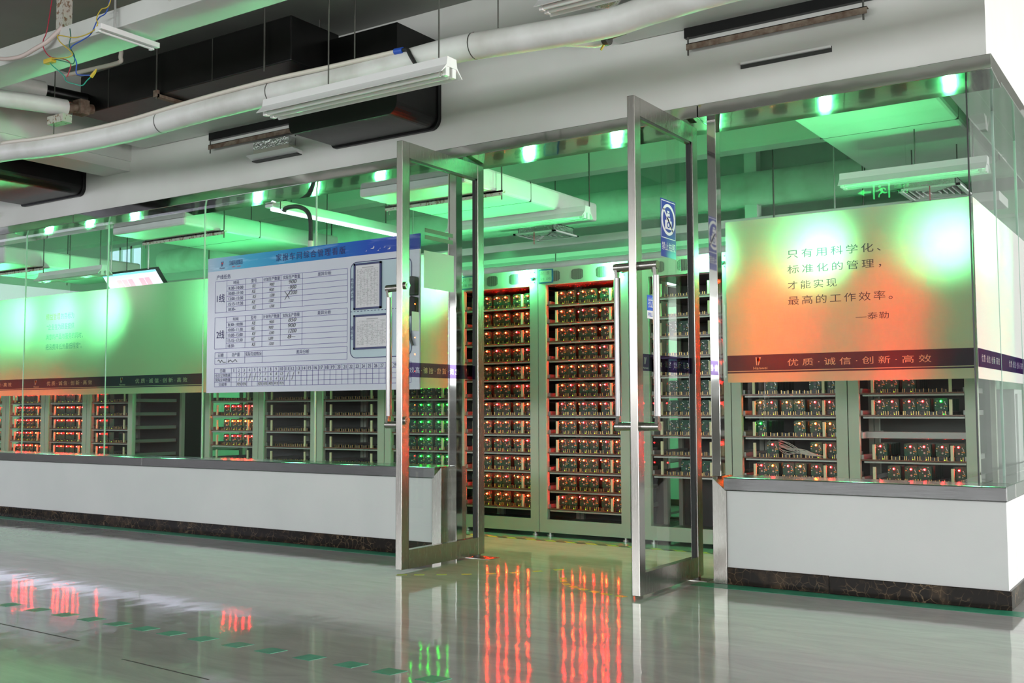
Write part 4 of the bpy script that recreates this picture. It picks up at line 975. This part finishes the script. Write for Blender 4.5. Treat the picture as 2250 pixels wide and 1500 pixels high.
for key in 'IJ':
    for k in range(12):
        for i, x in enumerate(xs(key)):
            led = 'ledred' if rnd.random() < .22 else 'led'
            put_board(led, rnd.randint(0, 2), x+rnd.uniform(-.004, .004), SZ[k], lab(led, i, k, key))
            for j in range(3): fin(x+.012, CY+.14+j*.11, SZ[k], (rnd.choice((2, 2, 3)) if j < 1 else rnd.choice((None, 2, 3))) if j < 2 else None, core=j == 0)
for k in (2, 3, 4, 5, 6, 7, 8, 9):                       # cabinet behind the right door, unlit boards
    if k in (3,): continue
    for i, x in enumerate(xs('K')[1:6]):
        if rnd.random() < (.9 if k in (4, 5) else .65): put_board(None, rnd.randint(0, 2), x, SZ[k], lab(None, i, k, 'K'))
LM = {'L': {2: ['ledred', 'ledamber', 'ledred', 'ledamber', 'ledred', 'ledred'], 3: [None, 'ledred', None, None, 'ledamber', 'ledred'], 4: ['ledgreen', None, None, 'ledamber', 'ledamber', 'ledamber'],
            5: ['ledamber', 'ledred', 'ledamber', 'ledamber', 'ledred', 'ledred'], 6: [None]*6},
      'M': {2: [None, 'ledred', 'ledred', 'ledred', None, 'ledred'], 3: ['ledred', None, 'ledred', 'ledred', 'ledred', 'ledred'], 5: ['ledred', 'ledred', 'ledred', 'ledred', 'ledgreen', None], 6: ['ledred', 'ledred', 'ledred', None, None, None]}}
SKIP = {('L', 3): (0, 2, 3), ('L', 4): (1, 2), ('L', 6): (0, 2, 3), ('M', 2): (0, 4), ('M', 3): (1,), ('M', 6): (3, 4, 5), ('M', 5): (5,)}
for key, rows in LM.items():
    for k, leds in rows.items():
        for i, (x, led) in enumerate(zip(xs(key), leds)):
            if i in SKIP.get((key, k), ()): continue
            put_board(led, i % 3, x, SZ[k], lab(led, i, k, key))
            for j in range(6):
                fin(x, CY+.09+j*.055, SZ[k], {'ledred': 3, 'ledamber': 4, 'ledgreen': 5}.get(led) if j in (1, 3, 5) else None, core=j == 1)
    for k in (7, 8, 9, 10, 11):                             # shelves behind the frosted film
        for i, x in enumerate(xs(key)):
            if key == 'M' and i in (4, 5): continue
            fin(x, CY+.045, SZ[k], ((4, 4, 4, 2, 2, 2) if key == 'L' else (2, 3, 2, 3, 3, 3))[i], front=True)
for k, leds in {3: ['ledred']*6, 4: ['ledamber']*6, 5: ['ledred']*6}.items():     # under the left end of the board
    for i, x in enumerate(xs('E')):
        if i == 0: continue
        put_board(leds[i], i % 3, x, SZ[k], lab(leds[i], i, k, 'E'))
for k in (2, 3, 4, 5, 6):
    for i, x in enumerate(xs('H')):
        put_board('ledgreen' if i not in (1,) else None, i % 3, x, SZ[k], lab('ledgreen' if i != 1 else None, i, k, 'H'))
for k in (2, 3, 4, 5):
    for i, x in enumerate(xs('B')):
        put_board('ledred' if i < 3 else 'led', i % 3, x, SZ[k], lab('ledred' if i < 3 else 'led', i, k, 'B'))
for key in 'ABC':
    for k in range(1, 12):
        if key == 'B' and k in (2, 3, 4, 5): continue
        for i, x in enumerate(xs(key)): fin(x, CY+.045, SZ[k], ((3, 2)[(i+k) % 2] if k < 7 else None), front=True)
for k in range(2, 7):
    for i, x in enumerate(xs('D')):
        if i < 3: fin(x, CY+.045, SZ[k], 3 if i < 2 else None, front=True)
        elif k % 2: fin(x, CY+.1, SZ[k])
for k in (6, 7, 8, 9, 10):
    for i, x in enumerate(xs('H')): fin(x, CY+.045, SZ[k], 5 if i % 2 else None, front=True)
one('circuit_boards', stuff, SM, 'rows of further lit circuit boards deeper in and on the far cabinets', 'circuit boards', kind='stuff')
# a bundle of pale leads lying on one shelf
wb = MB(); a, c = SPAN['L']
for j in range(14):
    z = SZ[3]+.02+rnd.uniform(0, .07)*(1-j/20); x = a+.20+rnd.uniform(-.02, .02)
    wb.tube(smooth([(x, CY+.06, z+.04), (x+.08, CY+.03+rnd.uniform(-.01, .01), z+rnd.uniform(-.01, .03)), (x+.18, CY+.03, SZ[3]+.03+rnd.uniform(-.01, .02)), (x+.27+rnd.uniform(-.02, .03), CY+.03, SZ[3]+.012)], 5), .0022, 5)
one('lead_bundle', wb, 'w_grey', 'tangle of pale grey leads lying on a shelf behind the right pane', 'cable')

# ------------------------------------------------------------------ services inside the glass room
struct('trim_18', MB().box(-13, -.25, 2.10, 2.25, 2.8, ZC), 'interior', 'ceiling beam inside the glass room parallel to the front', 'beam')
def room_duct(x0, x1, y0, y1, z0, z1, label):
    t = thing('room_duct', ((x0+x1)/2, (y0+y1)/2, z0), label, 'duct', 'white ducts inside the glass room')
    part('casing', MB().box(x0, x1, y0, y1, z0, z1), 'duct', t, bevel=.02)
    sm_ = MB().box(x0-.001, x1+.001, y0+.45*(y1-y0), y0+.45*(y1-y0)+.006, z0-.001, z1+.001); part('seam', sm_, 'rod', t)
    part('support_angle', MB().box(x0-.06, x1+.06, y0+.35, y0+.385, z0-.012, z0).box(x0-.06, x1+.06, y0+.35, y0+.354, z0-.035, z0), 'rustwhite', t)
    for xx in (x0-.04, x1+.04):
        part('hanger_rod', MB().tube([(xx, y0+.37, z0-.06), (xx, y0+.37, ZC)], .005, 7), 'rod', t)
        part('hanger_rod', MB().tube([(xx, y1-.2, z0-.02), (xx, y1-.2, ZC)], .005, 7), 'rod', t)
    return t
room_duct(-4.10, -3.19, .26, 2.03, 2.37, 2.515, 'white duct running back above the doorway')
room_duct(-6.86, -5.94, .26, 2.03, 2.37, 2.515, 'white duct running back above the planning board')
room_duct(-9.40, -8.46, .26, 1.75, 2.27, 2.43, 'white duct running back above the slogan pane')
room_duct(-1.22, -.40, .26, 2.75, 2.60, 2.75, 'broad white duct running back above the right pane')
luminaire(-4.20, -2.95, 1.45, 2.29, 'green tinted luminaire below the duct above the doorway', zt=2.37)
luminaire(-1.12, -.26, 1.47, 2.29, 'green tinted luminaire above the big quote', zt=2.60)
luminaire(-8.62, -7.62, .74, 2.15, 'green tinted luminaire behind the slogan pane')
def diffuser(x0, x1, y0, y1, z, label, zt, zh):
    t = thing('air_diffuser', ((x0+x1)/2, (y0+y1)/2, z), label, 'air diffuser', 'square air diffusers')
    f = MB(); w = .025
    f.box(x0, x1, y0, y0+w, z, z+.012).box(x0, x1, y1-w, y1, z, z+.012).box(x0, x0+w, y0, y1, z, z+.012).box(x1-w, x1, y0, y1, z, z+.012); part('frame', f, 'white', t)
    v = MB(); n = 4
    for k in range(1, n+1):
        o = w+k*(min(x1-x0, y1-y0)/2-w)/(n+1)
        for a, b_, c, d in ((x0+o, x1-o, y0+o, y0+o+.006), (x0+o, x1-o, y1-o-.006, y1-o), (x0+o, x0+o+.006, y0+o, y1-o), (x1-o-.006, x1-o, y0+o, y1-o)): v.box(a, b_, c, d, z+.002, z+.03)
    part('vane', v, 'white', t)
    part('neck', MB().box(x0+.03, x1-.03, y0+.03, y0+.034, z+.012, zt).box(x0+.03, x1-.03, y1-.034, y1-.03, z+.012, zt).box(x0+.03, x0+.034, y0+.03, y1-.03, z+.012, zt).box(x1-.034, x1-.03, y0+.03, y1-.03, z+.012, zt).box(x0+.03, x1-.03, y0+.03, y1-.03, zt-.005, zt), 'duct' if zt > 2.5 else 'foil', t)
    if zh > zt:
        for xx in (x0+.05, x1-.05): part('hanger_rod', MB().tube([(xx, (y0+y1)/2, zt-.005), (xx, (y0+y1)/2, zh)], .004, 6), 'rod', t)
    part('streamer', MB().box(x0+.20, x0+.204, y0-.004, y0, z-.09, z+.01), 'w_red', t, 'thin red streamer')
diffuser(-3.85, -3.46, 1.82, 2.20, 2.295, 'square air diffuser seen above the doorway cabinets', 2.37, 2.37)
diffuser(-.86, -.48, 1.80, 2.22, 2.295, 'square air diffuser above the right pane film', 2.36, 2.60)
# cable tray; the glowing batten below it stands in for a daylit sill
t = thing('cable_tray', (-5.5, 2.62, 2.28), 'long white cable tray crossing behind the doorway', 'cable tray')
part('tray', MB().box(-9.0, -.35, 2.44, 2.80, 2.285, 2.35), 'duct', t, bevel=.004)
for x in (-8.2, -6.4, -4.9, -3.05, -1.9): part('hanger_rod', MB().tube([(x, 2.42, 2.25), (x, 2.42, ZC)], .006, 7), 'rod', t)
t = thing('lit_batten', (-2.9, 3.35, 2.02), 'lit white lamp batten shining above the doorway cabinets', 'lamp')
part('body', MB().box(-4.6, -1.2, 3.35, 3.42, 2.03, 2.08), 'white', t); part('tube', MB().tube([(-4.6, 3.385, 2.012), (-1.2, 3.385, 2.012)], .018, 10), 'lit', t)
for x in (-4.4, -1.5): part('hanger_rod', MB().tube([(x, 3.385, 2.08), (x, 3.385, ZC)], .005, 7), 'rod', t)
t = thing('lit_batten', (-5.0, 1.03, 2.39), 'lit white lamp batten running back above the planning board', 'lamp')
part('body', MB().box(-5.04, -4.96, .27, 1.79, 2.405, 2.47), 'white', t, bevel=.004); part('tube', MB().tube([(-5.0, .30, 2.395), (-5.0, 1.77, 2.395)], .014, 10), 'lit', t)
for y in (.5, 1.6): part('hanger_rod', MB().tube([(-5.0, y, 2.47), (-5.0, y, ZC)], .005, 7), 'rod', t)
t = thing('drain_hose', (-4.8, .35, 1.9), 'thick black hose arching above the planning board', 'hose')
part('hose', MB().tube(smooth([(-4.92, .35, 2.375), (-4.90, .35, 2.40), (-4.79, .35, 2.40), (-4.70, .35, 2.365), (-4.66, .35, 2.315), (-4.645, .35, 2.24), (-4.645, .35, 2.13)], 6), .017, 12), 'blackmatte', t)
part('pipe_end', MB().tube([(-4.645, .35, 2.13), (-4.645, .35, 1.90)], .021, 12), 'conduit', t)
part('fixing', MB().tube([(-4.92, .35, 2.375), (-4.96, .35, 2.40), (-4.96, .35, ZC)], .004, 6), 'rod', t)
one('room_pipe', MB().tube([(-6.2, 2.95, 2.20), (-1.0, 2.95, 2.20)], .04, 12).tube([(-5.8, 2.95, 2.2), (-5.8, 2.95, ZC)], .005, 6).tube([(-1.6, 2.95, 2.2), (-1.6, 2.95, ZC)], .005, 6), 'pipe', 'white pipe behind the cable tray', 'pipe')
one('room_pipe', MB().tube([(-11.5, 4.43, 3.0), (-.5, 4.43, 3.0)], .165, 20), 'pipe', 'large pale pipe along the top of the back wall', 'pipe')
struct('trim_19', MB().box(-2.88, -2.76, 4.38, 4.5, 0, ZC), 'interior', 'slim upright column on the back wall', 'column')
struct('trim_20', MB().box(-8.0, -.3, 4.42, 4.6, 2.52, 2.72), 'interior', 'ledge along the back wall', 'ledge')
w = thing('window_14', (-12.5, 4.58, 2.5), 'daylit window in the back wall seen between ducts', 'window', kind=ST)
part('pane', MB().box(-12.95, -12.2, 4.585, 4.598, 2.75, 3.3), 'winglow', w)
fr = MB()
for xx in (-12.98, -12.72, -12.46, -12.21): fr.box(xx, xx+.04, 4.55, 4.599, 2.72, 3.33)
fr.box(-12.95, -12.2, 4.55, 4.599, 2.72, 2.76).box(-12.95, -12.2, 4.55, 4.599, 3.29, 3.33); part('window_frame', fr, 'white', w)
# tilted wall display
t = thing('display_screen', (-7.65, 1.1, 1.9), 'bright tilted display screen with pink table, hung behind the slogan pane', 'screen')
def sc(u, v, o=0.): # u 0..1 along x, v 0 (top)..1 (bottom)
    p = Vector((-8.04+u*.79, 1.0, 2.195))+Vector((0, .21, -.27))*v; return p+Vector((0, -.789, -.614))*o
def quad(u0, u1, v0, v1, o): return MB().add([sc(u0, v1, o), sc(u1, v1, o), sc(u1, v0, o), sc(u0, v0, o)], [(0, 1, 2, 3)])
bx = MB(); c8 = [sc(u, v, o) for o in (-.04, -.002) for u, v in ((-.01, -.01), (1.01, -.01), (1.01, 1.01), (-.01, 1.01))]
bx.add(c8, [(0, 1, 2, 3), (7, 6, 5, 4), (0, 4, 5, 1), (1, 5, 6, 2), (2, 6, 7, 3), (3, 7, 4, 0)]); part('casing', bx, 'chip', t)
part('screen', quad(0, 1, 0, 1, 0), 'screen', t, 'glowing white screen', fix=False)
q = quad(0, 1, 0, .06, .002); part('screen_header', q, 'screenblue', t, fix=False)
q = MB()
for k in range(6):
    if k == 3: continue
    u = .2+k*.105; q.add([sc(u, .62, .002), sc(u+.1, .62, .002), sc(u+.1, .2, .002), sc(u, .2, .002)], [(0, 1, 2, 3)])
part('screen_table', q, 'screenpink', t, 'pink table cells', fix=False)
for u in (.15, .85):
    p = sc(u, 0, -.02); part('hanger_rod', MB().tube([p, (p.x, p.y, ZC)], .008, 8), 'rail', t)

bpy.data.objects.remove(_to)
print('boards', NB[0], 'objects', len(bpy.data.objects))
